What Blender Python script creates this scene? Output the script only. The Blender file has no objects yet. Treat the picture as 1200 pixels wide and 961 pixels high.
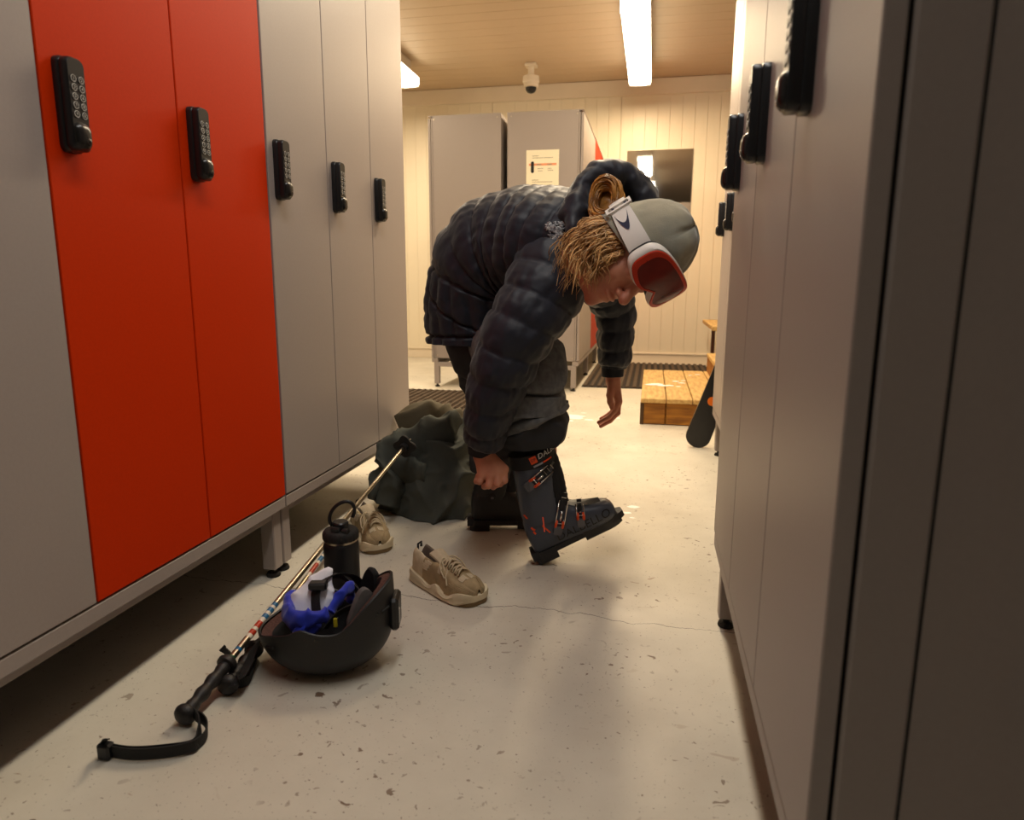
import bpy, bmesh, math, random
import numpy as np
from mathutils import Vector, Matrix, noise
from mathutils.bvhtree import BVHTree

random.seed(7)
PI = math.pi
scene = bpy.context.scene
COL = scene.collection

# ------------------------------------------------------------------ camera
CAM_H = 0.85
CM = ((0.98003297, -0.04058789, -0.19464841),
      (0.19878346, 0.17770036, 0.96379859),
      (0.00452946, 0.98324727, -0.18222042))     # columns: right, up, forward
cam_d = bpy.data.cameras.new('camera')
cam_d.sensor_width = 36.0
cam_d.lens = 24.0
cam_d.clip_start = 0.05
cam_d.dof.use_dof = True
cam_d.dof.focus_distance = 2.05
cam_d.dof.aperture_fstop = 4.5
cam = bpy.data.objects.new('camera', cam_d)
COL.objects.link(cam)
cam.matrix_world = Matrix(((CM[0][0], CM[0][1], -CM[0][2], 0.0),
                           (CM[1][0], CM[1][1], -CM[1][2], 0.0),
                           (CM[2][0], CM[2][1], -CM[2][2], CAM_H),
                           (0, 0, 0, 1)))
scene.camera = cam

# ------------------------------------------------------------------ world + exposure
world = bpy.data.worlds.new('world')
scene.world = world
world.use_nodes = True
world.node_tree.nodes['Background'].inputs[0].default_value = (0.5, 0.45, 0.4, 1)
world.node_tree.nodes['Background'].inputs[1].default_value = 0.02
scene.view_settings.view_transform = 'Standard'
scene.view_settings.look = 'None'
scene.view_settings.gamma = 1.0
scene.view_settings.use_curve_mapping = False
scene.view_settings.exposure = -0.12

# ceiling lamps of the room, the last one added unseen: (x centre, y0, y1, power, colour)
LAMP_Z = 2.678
LAMPS = [(-0.195, 5.18, 7.00, 60.0, (1.0, 0.74, 0.44)),
         (-0.195, 2.67, 4.42, 60.0, (1.0, 0.80, 0.55)),
         (-0.145, -0.02, 1.90, 19.5, (0.99, 0.98, 0.98)),
         (-2.365, 4.85, 6.66, 62.0, (1.0, 0.82, 0.58)),
         (-2.365, 2.25, 4.10, 34.0, (1.0, 0.80, 0.55))]  # unseen lamp, added to brighten the locker ends down the aisle


def area_light(name, loc, sx, sy, power, col):
    d = bpy.data.lights.new(name, 'AREA')
    d.shape = 'RECTANGLE'
    d.size = sx
    d.size_y = sy
    d.energy = power
    d.color = col
    o = bpy.data.objects.new(name, d)
    o.location = loc
    COL.objects.link(o)
    return o


for lx, ya, yb, pw, lc in LAMPS:
    area_light('tube_light', (lx, (ya + yb) / 2, LAMP_Z - 0.012), 0.17, yb - ya - 0.05, pw, lc)


# ------------------------------------------------------------------ helpers
def at(u, v, y):
    """world point at depth y (metres from the camera along the aisle) seen at photo pixel u, v"""
    a, b, c = u - 600.0, -(v - 480.5), 800.0
    d = [CM[i][0] * a + CM[i][1] * b + CM[i][2] * c for i in range(3)]
    t = y / d[1]
    return Vector((d[0] * t, y, CAM_H + d[2] * t))


def on_z(u, v, z=0.0):
    a, b, c = u - 600.0, -(v - 480.5), 800.0
    d = [CM[i][0] * a + CM[i][1] * b + CM[i][2] * c for i in range(3)]
    t = (z - CAM_H) / d[2]
    return Vector((d[0] * t, d[1] * t, z))


def lin(r, g, b):
    f = lambda c: (c / 255.0) / 12.92 if c / 255.0 <= 0.04045 else ((c / 255.0 + 0.055) / 1.055) ** 2.4
    return (f(r), f(g), f(b))


def mat(name, col, rough=0.5, metal=0.0, spec=0.5, vary=0.0, vscale=8.0, col2=None, bump=0.0, bscale=200.0,
        coat=0.0, sheen=0.0, trans=0.0, ior=1.45, emit=None, estr=0.0, island=0.0, stretch=None, alpha=1.0):
    m = bpy.data.materials.new(name)
    m.use_nodes = True
    nt = m.node_tree
    b = nt.nodes['Principled BSDF']
    b.inputs['Base Color'].default_value = (*col, 1)
    b.inputs['Roughness'].default_value = rough
    b.inputs['Metallic'].default_value = metal
    b.inputs['Specular IOR Level'].default_value = spec
    b.inputs['Coat Weight'].default_value = coat
    b.inputs['Sheen Weight'].default_value = sheen
    b.inputs['Transmission Weight'].default_value = trans
    b.inputs['IOR'].default_value = ior
    b.inputs['Alpha'].default_value = alpha
    if emit:
        b.inputs['Emission Color'].default_value = (*emit, 1)
        b.inputs['Emission Strength'].default_value = estr
    L = nt.links
    tc = nt.nodes.new('ShaderNodeTexCoord')
    src = tc.outputs['Object']
    if stretch:
        mp = nt.nodes.new('ShaderNodeMapping')
        mp.inputs['Scale'].default_value = stretch
        L.new(src, mp.inputs['Vector'])
        src = mp.outputs['Vector']
    if vary or col2:
        n = nt.nodes.new('ShaderNodeTexNoise')
        n.inputs['Scale'].default_value = vscale
        n.inputs['Detail'].default_value = 6
        L.new(src, n.inputs['Vector'])
        r = nt.nodes.new('ShaderNodeValToRGB')
        c2 = col2 or tuple(c * (1 - vary) for c in col)
        r.color_ramp.elements[0].position = 0.35
        r.color_ramp.elements[1].position = 0.65
        r.color_ramp.elements[0].color = (*c2, 1)
        r.color_ramp.elements[1].color = (*col, 1)
        L.new(n.outputs['Fac'], r.inputs['Fac'])
        out = r.outputs['Color']
        if island:
            g = nt.nodes.new('ShaderNodeNewGeometry')
            hs = nt.nodes.new('ShaderNodeHueSaturation')
            mr = nt.nodes.new('ShaderNodeMapRange')
            mr.inputs['To Min'].default_value = 1 - island
            mr.inputs['To Max'].default_value = 1 + island
            L.new(g.outputs['Random Per Island'], mr.inputs['Value'])
            L.new(mr.outputs['Result'], hs.inputs['Value'])
            L.new(out, hs.inputs['Color'])
            out = hs.outputs['Color']
        L.new(out, b.inputs['Base Color'])
    if bump:
        n2 = nt.nodes.new('ShaderNodeTexNoise')
        n2.inputs['Scale'].default_value = bscale
        n2.inputs['Detail'].default_value = 3
        L.new(src, n2.inputs['Vector'])
        bp = nt.nodes.new('ShaderNodeBump')
        bp.inputs['Strength'].default_value = bump
        bp.inputs['Distance'].default_value = 0.002
        L.new(n2.outputs['Fac'], bp.inputs['Height'])
        L.new(bp.outputs['Normal'], b.inputs['Normal'])
    return m


class MB:
    """collects shapes, builds one mesh object"""
    def __init__(self):
        self.v = []
        self.f = []
        self.mi = []

    def add(self, v, f, mi=0):
        o = len(self.v)
        self.v.extend([tuple(p) for p in v])
        self.f.extend([tuple(i + o for i in q) for q in f])
        self.mi.extend([mi] * len(f))
        return self

    def box(self, lo, hi, b=0.0, mi=0, M=None):
        x0, y0, z0 = lo
        x1, y1, z1 = hi
        if b <= 0:
            v = [(x0, y0, z0), (x1, y0, z0), (x1, y1, z0), (x0, y1, z0), (x0, y0, z1), (x1, y0, z1), (x1, y1, z1), (x0, y1, z1)]
            f = [(0, 3, 2, 1), (4, 5, 6, 7), (0, 1, 5, 4), (1, 2, 6, 5), (2, 3, 7, 6), (3, 0, 4, 7)]
        else:
            bm = bmesh.new()
            bmesh.ops.create_cube(bm, size=1)
            for q in bm.verts:
                q.co = Vector(((x0 + x1) / 2 + q.co.x * (x1 - x0), (y0 + y1) / 2 + q.co.y * (y1 - y0), (z0 + z1) / 2 + q.co.z * (z1 - z0)))
            bmesh.ops.bevel(bm, geom=list(bm.edges), offset=b, segments=1, affect='EDGES', profile=0.5)
            bm.verts.index_update()
            v = [q.co.copy() for q in bm.verts]
            f = [tuple(q.index for q in fc.verts) for fc in bm.faces]
            bm.free()
        if M is not None:
            v = [M @ Vector(p) for p in v]
        return self.add(v, f, mi)

    def grid(self, rows, closed=True, cap0=False, cap1=False, mi=0):
        nu, nv = len(rows), len(rows[0])
        v = [p for r in rows for p in r]
        f = []
        for i in range(nu - 1):
            for j in range(nv if closed else nv - 1):
                k = (j + 1) % nv
                f.append((i * nv + j, i * nv + k, (i + 1) * nv + k, (i + 1) * nv + j))
        if cap0:
            f.append(tuple(range(nv - 1, -1, -1)))
        if cap1:
            f.append(tuple((nu - 1) * nv + j for j in range(nv)))
        return self.add(v, f, mi)

    def lathe(self, prof, seg=24, M=None, mi=0, caps=True):
        rows = [[Vector((r * math.cos(2 * PI * j / seg), r * math.sin(2 * PI * j / seg), z)) for j in range(seg)] for r, z in prof]
        if M is not None:
            rows = [[M @ p for p in r] for r in rows]
        return self.grid(rows, True, caps, caps, mi)

    def tube(self, pts, r, seg=8, mi=0, caps=True, flat=1.0, ref=None):
        """round or flattened tube along points; r is a number or a list"""
        pts = [Vector(p) for p in pts]
        n = len(pts)
        rr = r if isinstance(r, (list, tuple)) else [r] * n
        rows = []
        a = None
        for i in range(n):
            t = (pts[min(i + 1, n - 1)] - pts[max(i - 1, 0)]).normalized()
            if ref is not None:
                a = Vector(ref)
            elif a is None:
                a = Vector((0, 0, 1)) if abs(t.z) < 0.9 else Vector((1, 0, 0))
            a = (a - t * a.dot(t)).normalized()
            b = t.cross(a)
            rows.append([pts[i] + a * (rr[i] * math.cos(2 * PI * j / seg)) + b * (rr[i] * flat * math.sin(2 * PI * j / seg)) for j in range(seg)])
        return self.grid(rows, True, caps, caps, mi)

    def build(self, name, m, parent=None, smooth=False, origin=None, kind=None):
        me = bpy.data.meshes.new(name)
        v = self.v if origin is None else [tuple(Vector(p) - Vector(origin)) for p in self.v]
        me.from_pydata(v, [], self.f)
        ms = m if isinstance(m, (list, tuple)) else [m]
        for q in ms:
            me.materials.append(q)
        if len(ms) > 1:
            me.polygons.foreach_set('material_index', self.mi)
        if smooth:
            me.polygons.foreach_set('use_smooth', [True] * len(me.polygons))
            if smooth != 'all':
                me.set_sharp_from_angle(angle=math.radians(42))
        me.update()
        return link(name, me, parent, kind, origin if parent is None else None)


def link(name, me, parent=None, kind=None, loc=None):
    o = bpy.data.objects.new(name, me)
    COL.objects.link(o)
    if parent:
        o.parent = parent
    if loc is not None:
        o.location = loc
    if kind:
        o['kind'] = kind
    return o


def tag(o, label, cat, group=None):
    o['label'] = label
    o['category'] = cat
    if group:
        o['group'] = group
    return o


def thing(name, label, cat, loc=(0, 0, 0), rz=0.0, group=None):
    o = bpy.data.objects.new(name, None)
    COL.objects.link(o)
    o.location = loc
    o.rotation_euler = (0, 0, rz)
    o.empty_display_size = 0.05
    return tag(o, label, cat, group)


def text_mesh(s, size, depth=0.0, align='CENTER'):
    c = bpy.data.curves.new('txt', 'FONT')
    c.body = s
    c.size = size
    c.extrude = depth
    c.align_x = align
    c.align_y = 'CENTER'
    c.resolution_u = 3
    o = bpy.data.objects.new('txt', c)
    COL.objects.link(o)
    bpy.context.view_layer.update()
    me = bpy.data.meshes.new_from_object(o.evaluated_get(bpy.context.evaluated_depsgraph_get()))
    v = [q.co.copy() for q in me.vertices]
    f = [tuple(p.vertices) for p in me.polygons]
    bpy.data.objects.remove(o)
    bpy.data.curves.remove(c)
    bpy.data.meshes.remove(me)
    return v, f


def catmull(pts, n):
    """n samples along a Catmull-Rom curve through rows of numbers"""
    P = np.array(pts, float)
    k = len(P)
    out = []
    for i in range(n):
        t = i * (k - 1) / (n - 1)
        j = min(int(t), k - 2)
        u = t - j
        p0, p1, p2, p3 = P[max(j - 1, 0)], P[j], P[j + 1], P[min(j + 2, k - 1)]
        out.append(0.5 * ((2 * p1) + (-p0 + p2) * u + (2 * p0 - 5 * p1 + 4 * p2 - p3) * u * u + (-p0 + 3 * p1 - 3 * p2 + p3) * u ** 3))
    return np.array(out)


def smooth(a, b, x):
    t = min(1.0, max(0.0, (x - a) / (b - a)))
    return t * t * (3 - 2 * t)


def nz(p, s, off=0.0):
    return noise.noise(Vector((p[0] * s + off, p[1] * s + off * 1.7, p[2] * s - off)))


# ------------------------------------------------------------------ materials
M_wallp = mat('wall_paint', lin(232, 220, 196), 0.38, vary=0.05, vscale=2.0, bump=0.05, bscale=30)
M_walln = mat('grey_wall_paint', lin(186, 188, 190), 0.5, vary=0.05, vscale=2.0)
M_trim = mat('trim_paint', lin(226, 212, 190), 0.45, vary=0.06, vscale=3)
M_ceil = mat('ceiling_board', lin(196, 172, 142), 0.55, vary=0.10, vscale=1.6, bump=0.05, bscale=40)
M_grey = mat('grey_powder_coat', lin(156, 145, 139), 0.42, vary=0.035, vscale=160, bump=0.10, bscale=420)
M_orange = mat('orange_powder_coat', lin(196, 47, 0), 0.5, spec=0.10, vary=0.05, vscale=160, bump=0.10, bscale=420)
M_gap = mat('dark_gap', (0.012, 0.011, 0.010), 0.8)
M_black = mat('black_plastic', (0.010, 0.010, 0.011), 0.34, bump=0.05, bscale=600)
M_blackgloss = mat('black_gloss', (0.012, 0.011, 0.010), 0.26)
M_rubber = mat('black_rubber', (0.014, 0.013, 0.012), 0.75, bump=0.15, bscale=300)
M_white_print = mat('white_print', lin(205, 203, 196), 0.5)
M_chrome = mat('bright_metal', (0.62, 0.60, 0.57), 0.18, metal=1.0)
M_steel = mat('brushed_steel', (0.55, 0.47, 0.36), 0.28, metal=1.0, vary=0.1, vscale=60)


def floor_material():
    m = bpy.data.materials.new('painted_concrete')
    m.use_nodes = True
    nt = m.node_tree
    L = nt.links
    N = lambda t: nt.nodes.new(t)
    b = nt.nodes['Principled BSDF']
    b.inputs['Specular IOR Level'].default_value = 0.4
    tc = N('ShaderNodeTexCoord')

    def nse(scale, detail=4, rough=0.5, dist=0.0, sc=None):
        n = N('ShaderNodeTexNoise')
        n.inputs['Scale'].default_value = scale
        n.inputs['Detail'].default_value = detail
        n.inputs['Roughness'].default_value = rough
        n.inputs['Distortion'].default_value = dist
        if sc:
            mp = N('ShaderNodeMapping')
            mp.inputs['Scale'].default_value = sc
            L.new(tc.outputs['Object'], mp.inputs['Vector'])
            L.new(mp.outputs['Vector'], n.inputs['Vector'])
        else:
            L.new(tc.outputs['Object'], n.inputs['Vector'])
        return n.outputs['Fac']

    def ramp(fac, p0, p1, c0=(0, 0, 0), c1=(1, 1, 1)):
        r = N('ShaderNodeValToRGB')
        r.color_ramp.elements[0].position = p0
        r.color_ramp.elements[1].position = p1
        r.color_ramp.elements[0].color = (*c0, 1)
        r.color_ramp.elements[1].color = (*c1, 1)
        L.new(fac, r.inputs['Fac'])
        return r.outputs['Color']

    def mix(fac, a, bcol, k=1.0):
        x = N('ShaderNodeMix')
        x.data_type = 'RGBA'
        if k != 1.0:
            mm = N('ShaderNodeMath')
            mm.operation = 'MULTIPLY'
            mm.inputs[1].default_value = k
            L.new(fac, mm.inputs[0])
            fac = mm.outputs[0]
        L.new(fac, x.inputs[0])
        L.new(a, x.inputs[6]) if not isinstance(a, tuple) else setattr(x.inputs[6], 'default_value', (*a, 1))
        x.inputs[7].default_value = (*bcol, 1)
        return x.outputs[2]

    def mul(a, c):
        mm = N('ShaderNodeMath')
        mm.operation = 'MULTIPLY'
        L.new(a, mm.inputs[0])
        L.new(c, mm.inputs[1])
        return mm.outputs[0]
    base = ramp(nse(2.2, 8, 0.6), 0.3, 0.7, lin(192, 185, 170), lin(214, 207, 191))
    col = mix(ramp(nse(1.1, 5, 0.6, 0.5), 0.52, 0.72), base, lin(168, 152, 130), 0.45)
    # worn flecks where paint came off: clustered, several sizes
    clus = ramp(nse(2.6, 3, 0.6), 0.46, 0.62)
    f1 = ramp(nse(44, 2, 0.5, 0.6), 0.66, 0.685)
    col = mix(mul(f1, clus), col, lin(104, 80, 60), 0.95)
    f2 = ramp(nse(88, 2, 0.5, 0.3), 0.70, 0.73)
    col = mix(f2, col, lin(108, 88, 70), 0.75)
    f3 = ramp(nse(15, 3, 0.55, 0.8, (1.0, 1.5, 1)), 0.68, 0.71)
    col = mix(mul(f3, ramp(nse(0.8, 2), 0.45, 0.6)), col, lin(142, 110, 82), 0.7)
    f4 = ramp(nse(170, 1, 0.5), 0.70, 0.76)
    col = mix(f4, col, lin(92, 78, 66), 0.55)
    # long crack across the aisle
    sep = N('ShaderNodeSeparateXYZ')
    L.new(tc.outputs['Object'], sep.inputs[0])
    wob = nse(3.4, 5, 0.62, 0.0, (1, 0.05, 1))
    m1 = N('ShaderNodeMath'); m1.operation = 'MULTIPLY_ADD'
    L.new(wob, m1.inputs[0]); m1.inputs[1].default_value = 0.16; m1.inputs[2].default_value = 1.655 - 0.08
    m2 = N('ShaderNodeMath'); m2.operation = 'SUBTRACT'
    L.new(sep.outputs['Y'], m2.inputs[0]); L.new(m1.outputs[0], m2.inputs[1])
    m3 = N('ShaderNodeMath'); m3.operation = 'ABSOLUTE'
    L.new(m2.outputs[0], m3.inputs[0])
    wid = ramp(nse(9, 3, 0.6), 0.35, 0.7, (0.0022, 0, 0), (0.0095, 0, 0))
    m4 = N('ShaderNodeMath'); m4.operation = 'LESS_THAN'
    L.new(m3.outputs[0], m4.inputs[0]); L.new(wid, m4.inputs[1])
    col = mix(m4.outputs[0], col, lin(58, 46, 36), 0.95)
    L.new(col, b.inputs['Base Color'])
    r = ramp(nse(5, 6, 0.6), 0.3, 0.75, (0.36,) * 3, (0.58,) * 3)
    L.new(r, b.inputs['Roughness'])
    bp = N('ShaderNodeBump')
    bp.inputs['Strength'].default_value = 0.12
    bp.inputs['Distance'].default_value = 0.003
    L.new(nse(60, 5, 0.6), bp.inputs['Height'])
    L.new(bp.outputs['Normal'], b.inputs['Normal'])
    return m


# ------------------------------------------------------------------ the room
XL, XR, YB, YF, ZC = -4.2, 2.1, -5.5, 7.565, 2.90
MB().box((XL - 0.1, YB - 0.1, -0.1), (XR + 0.1, YF + 0.1, 0.0)).build('floor', floor_material(), kind='structure')
ceil = MB().box((XL - 0.1, YB - 0.1, ZC + 0.014), (XR + 0.1, YF + 0.1, ZC + 0.1)).build('ceiling', M_gap, kind='structure')
bw = 0.166
nb = int((YF - YB) / bw)
meA = MB().box((XL, 0.0012, 0), (XR, bw - 0.0012, 0.012), 0.002).build('ceiling_board', M_ceil, ceil)
for i in range(nb + 1):
    for src in (meA,):
        o = src if i == 0 else link('ceiling_board', src.data, ceil)
        o.location = (0, YF - (i + 1) * bw - 0.01, ZC + random.uniform(0, 0.0012))

wb = MB().box((XL - 0.1, YF + 0.014, 0), (XR + 0.1, YF + 0.12, ZC)).build('wall_back', M_trim, kind='structure')
pw = 0.1241
meP = MB().box((0.0006, 0, 0), (pw - 0.0006, 0.013, ZC), 0.0016).build('wall_panel', M_wallp, wb)
k0 = int((XL + 0.392) / pw)
first = True
for k in range(k0, int((XR + 0.392) / pw) + 1):
    o = meP if first else link('wall_panel', meP.data, wb)
    first = False
    o.location = (-0.392 + k * pw, YF + (0.001 if k % 2 else 0.0), 0)
    if k % 11 == 0:
        o.scale = (0.985, 1, 1)
        o.location.x += 0.004
MB().box((XL - 0.1, YB, 0), (XL, YF + 0.1, ZC)).build('wall_left', M_wallp, kind='structure')
MB().box((-1.72, YB, 0), (-1.615, 2.76, ZC)).build('wall_light_block', M_walln, kind='structure')  # unseen wall, added to keep light out from under the near lockers
MB().box((XR, YB, 0), (XR + 0.1, YF + 0.1, ZC)).build('wall_right', M_walln, kind='structure')
MB().box((XL - 0.1, YB - 0.1, 0), (XR + 0.1, YB, ZC)).build('wall_front', M_walln, kind='structure')
MB().box((XL, YF - 0.035, 2.745), (XR, YF, 2.898), 0.004).build('trim_1', M_trim, kind='structure')
bb = MB()
bb.box((XL, YF - 0.016, 0.0), (XR, YF, 0.10), 0.003)
bb.box((XL, YF - 0.026, 0.10), (XR, YF, 0.118), 0.004)
bb.build('baseboard_back', M_trim, kind='structure')


# ------------------------------------------------------------------ ceiling lamps
M_lampcase = mat('lamp_case', lin(190, 176, 156), 0.45)


def lamp(lx, ya, yb, col, label, strength):
    t = thing('ceiling_lamp', label, 'lamp', (lx, (ya + yb) / 2, ZC), 0, 'long tube lamps over the aisles')
    hl = (yb - ya) / 2
    m = MB()
    m.box((-0.06, -hl + 0.1, -0.10), (0.06, hl - 0.1, -0.001), 0.004)
    m.build('mounting_channel', M_lampcase, t)
    m = MB()
    rows = []
    for yy in (-hl, hl):
        rows.append([Vector((x, yy, z)) for x, z in ((-0.10, -0.124), (-0.10, -0.115), (-0.07, -0.10), (0.07, -0.10), (0.10, -0.115), (0.10, -0.124))])
    m.grid(rows, True, True, True)
    m.build('lamp_case', M_lampcase, t)
    md = mat('lamp_diffuser', (0.9, 0.88, 0.82), 0.4, emit=(1.0, 0.90, 0.70), estr=strength)
    m = MB()
    prof = [(-0.101, -0.125), (-0.101, -0.186), (-0.085, -0.203), (-0.04, -0.2085), (0.04, -0.2085), (0.085, -0.203), (0.101, -0.186), (0.101, -0.125)]
    rows = [[Vector((x, yy, z)) for x, z in prof] for yy in (-hl + 0.004, hl - 0.004)]
    m.grid(rows, True, True, True)
    m.build('diffuser', md, t, smooth=True)
    for s in (-1, 1):
        m = MB()
        m.box((-0.103, s * hl - 0.006, -0.212), (0.103, s * hl + 0.006, -0.12), 0.004)
        m.build('end_cap', M_lampcase if s > 0 else md, t)


lamp(*LAMPS[0][:3], LAMPS[0][4], 'bright tube lamp in view over the aisle near the back wall', 9.0)
lamp(*LAMPS[1][:3], LAMPS[1][4], 'tube lamp above the bending person, second from the back wall', 7.0)
lamp(*LAMPS[2][:3], LAMPS[2][4], 'tube lamp over the near end of the aisle between the locker rows', 5.0)
lamp(*LAMPS[3][:3], LAMPS[3][4], 'tube lamp half hidden behind the edge of the near locker row', 9.0)
lamp(*LAMPS[4][:3], LAMPS[4][4], 'added unseen tube lamp over the next aisle behind the orange-doored near lockers', 9.0)

# ------------------------------------------------------------------ lockers
UW, UD, UH = 1.045, 0.585, 2.13
DP = UW / 3
Z0 = 0.244
rng = lambda n: range(n)


def rrect(w, h, r, n=5):
    """rounded rectangle outline (y, z) centred, counter-clockwise"""
    out = []
    for cx, cz, a0 in ((w / 2 - r, h / 2 - r, 0), (-w / 2 + r, h / 2 - r, 90), (-w / 2 + r, -h / 2 + r, 180), (w / 2 - r, -h / 2 + r, 270)):
        for i in range(n):
            a = math.radians(a0 + 90 * i / (n - 1))
            out.append((cx + r * math.cos(a), cz + r * math.sin(a)))
    return out


LW, LH = 0.042, 0.158
_lk = MB()
for d0, d1, sw in ((0.0, 0.013, 1.0), (0.0145, 0.029, 0.93)):
    rows = []
    for x, s in ((d0, sw), (d1 - 0.003, sw), (d1, sw - 0.09)):
        rows.append([Vector((x, y, z)) for y, z in rrect(LW * s, LH * (1 - (1 - s) * 0.35), 0.012 * s)])
    _lk.grid(rows, True, False, True)
_lk.box((0, -LW * 0.42, -LH * 0.45), (0.016, LW * 0.42, LH * 0.45), 0.002)
_bd = _lk.build('lock_body', M_black, smooth=True)
ME_LOCK = _bd.data
bpy.data.objects.remove(_bd)
_kb = MB()
rows = []
for i in range(9):
    a = PI / 2 * i / 8
    rows.append([Vector((0.022 + 0.017 * math.sin(a), y * math.cos(a) ** 0.6, z * math.cos(a) ** 0.6 - 0.052)) for y, z in rrect(0.037, 0.048, 0.0135, 6)])
_kb.grid(rows, True, True, True)
_o = _kb.build('lock_knob', M_blackgloss, smooth=True)
ME_KNOB = _o.data
bpy.data.objects.remove(_o)
_kc = MB()
_kc.lathe([(0.0050, 0.0), (0.0050, 0.0032), (0.0036, 0.0036), (0.0034, 0.0026), (0.001, 0.0026)], 14, Matrix.Translation((0.0355, 0.004, -0.060)) @ Matrix.Rotation(PI / 2, 4, 'Y'))
_o = _kc.build('key_cylinder', mat('dark_metal', (0.10, 0.09, 0.085), 0.3, metal=1.0), smooth=True)
ME_KEY = _o.data
bpy.data.objects.remove(_o)
ME_BTN = []
for dgt in '1234567890':
    b = MB()
    Mb = Matrix(((0, 0, 1, 0), (1, 0, 0, 0), (0, 1, 0, 0), (0, 0, 0, 1)))
    b.lathe([(0.0058, 0.0), (0.0058, 0.0012), (0.0048, 0.0016)], 14, Mb, 0)
    b.lathe([(0.0059, 0.0013), (0.0057, 0.0017), (0.0050, 0.0017), (0.0048, 0.0013)], 14, Mb, 1, caps=False)
    tv, tf = text_mesh(dgt, 0.0072)
    b.add([Mb @ (Vector(p) + Vector((0, 0, 0.0018))) for p in tv], tf, 1)
    _o = b.build('keypad_button', [M_black, M_white_print])
    ME_BTN.append(_o.data)
    bpy.data.objects.remove(_o)
_d = MB().box((-0.02, 0.0016, Z0), (0.0, DP - 0.0016, UH - 0.022), 0.0016)
_do = _d.build('door', M_grey)
ME_DOOR = {}
for k, mm in (('g', M_grey), ('o', M_orange)):
    c = _do.data.copy()
    c.materials.clear()
    c.materials.append(mm)
    ME_DOOR[k] = c
bpy.data.objects.remove(_do)


def locker(label, x, y, rz, colours, lock_y=0.05, locks=True, n=3, post=0.012, lock_z=1.152):
    t = thing('locker', label, 'locker', (x, y, 0), rz, 'tall keypad lockers on legs')
    W = DP * n
    c = MB()
    c.box((-0.55, 0.004, Z0 + 0.002), (-0.026, W - 0.004, UH - 0.003), 0.0)
    c.build('carcass', M_gap, t)
    p = MB()
    p.box((-UD, 0.0, UH - 0.004), (-0.001, W, UH), 0.0012)
    p.box((-UD, 0.0, UH - 0.02), (-0.024, W, UH - 0.004))
    p.build('top_panel', M_grey, t)
    for s in (0, 1):
        ya, yb = (0.0, 0.010) if s == 0 else (W - 0.010, W)
        m = MB()
        m.box((-0.0245 - post, ya, Z0 - 0.002), (-0.0245, yb, UH - 0.004), 0.003 if post > 0.02 else 0.001)
        m.build('corner_post', M_grey, t)
        m = MB()
        rc = 0.0035 if post > 0.02 else 0.0005
        m.box((-UD, ya + (rc if s == 0 else 0), Z0 - 0.002), (-0.0262 - post, yb - (rc if s else 0), UH - 0.004), 0.002)
        m.build('side_panel', M_grey, t)
        for zz in (Z0 + 0.02, UH - 0.03):
            for xx in (-0.05, -UD + 0.03):
                ys = ya - 0.0 if s == 0 else yb
                sc = MB().lathe([(0.0055, -0.002), (0.0055, 0.0012), (0.003, 0.002)], 10,
                                Matrix.Translation((xx, ys, zz)) @ Matrix.Rotation(PI / 2 if s == 0 else -PI / 2, 4, 'X'))
                sc.build('screw', M_steel, t)
    b = MB().box((-UD, 0.004, Z0 - 0.004), (-UD + 0.01, W - 0.004, UH - 0.004), 0.0)
    b.build('back_panel', M_grey, t)
    # stand
    for xa, xb in ((-0.052, -0.002), (-UD, -UD + 0.05)):
        m = MB().box((xa, 0.0, 0.206), (xb, W, Z0 - 0.005), 0.002)
        m.build('base_rail', M_grey, t)
    m = MB().box((-0.06, 0.045, 0.180), (-0.022, W - 0.045, 0.206), 0.002)
    m.build('base_rail', M_grey, t)
    for ya, yb in ((0.001, 0.044), (W - 0.044, W - 0.001)):
        m = MB().box((-UD + 0.05, ya, 0.17), (-0.06, yb, 0.206), 0.002)
        m.build('base_rail', M_grey, t)
        for xa in (-0.062, -UD + 0.02):
            lg = MB().box((xa, ya, 0.026), (xa + 0.042, yb, 0.206), 0.003).build('leg', M_grey, t)
            f = MB().lathe([(0.020, 0.0), (0.021, 0.004), (0.018, 0.012), (0.008, 0.013), (0.008, 0.03)], 14, Matrix.Translation((xa + 0.021, (ya + yb) / 2, 0)))
            f.build('levelling_foot', M_rubber, lg, smooth=True)
    for i in range(n):
        d = link('door', ME_DOOR[colours[i]], t)
        d.location = (0, i * DP, 0)
        if colours[i] == 'o':
            d['label'] = 'bright orange door'
        if not locks:
            continue
        loc = (0.0, lock_y, lock_z)
        o = link('lock_body', ME_LOCK, d)
        o.location = loc
        o = link('lock_knob', ME_KNOB, d)
        o.location = loc
        o = link('key_cylinder', ME_KEY, d)
        o.location = loc
        for q in range(10):
            o = link('keypad_button', ME_BTN[q], d)
            # digits run in rows of two, read from the front of the door
            yy = (-0.0082 if q % 2 == 0 else 0.0082)
            o.location = (0.0288, lock_y + yy, lock_z + 0.042 - (q // 2) * 0.0146)
    return t


locker('nearest locker in the row with two bright orange doors and one grey', -1.02, 1.737 - UW, 0, 'goo')
locker('locker with three warm grey doors in line beyond the orange doors', -1.02, 1.742, 0, 'ggg')
locker('nearest grey locker whose end panel fills the side of the view', 0.1755, 1.70, PI, 'ggg', 0.075, post=0.058, lock_z=1.131)
locker('grey locker set back behind the nearest one, beside the leaning ski', 0.319, 3.515, PI, 'ggg', 0.06)
locker('grey locker end with a paper notice behind the bending person', -0.552, 5.40, 0, 'ggg')
locker('grey locker end without a notice, back to back with its twin', -1.772, 5.40 + UW, PI, 'ggg', locks=False)
locker('orange-doored locker farthest down the aisle at the back wall', -0.552, 5.40 + UW + 0.006, 0, 'ooo')

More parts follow.
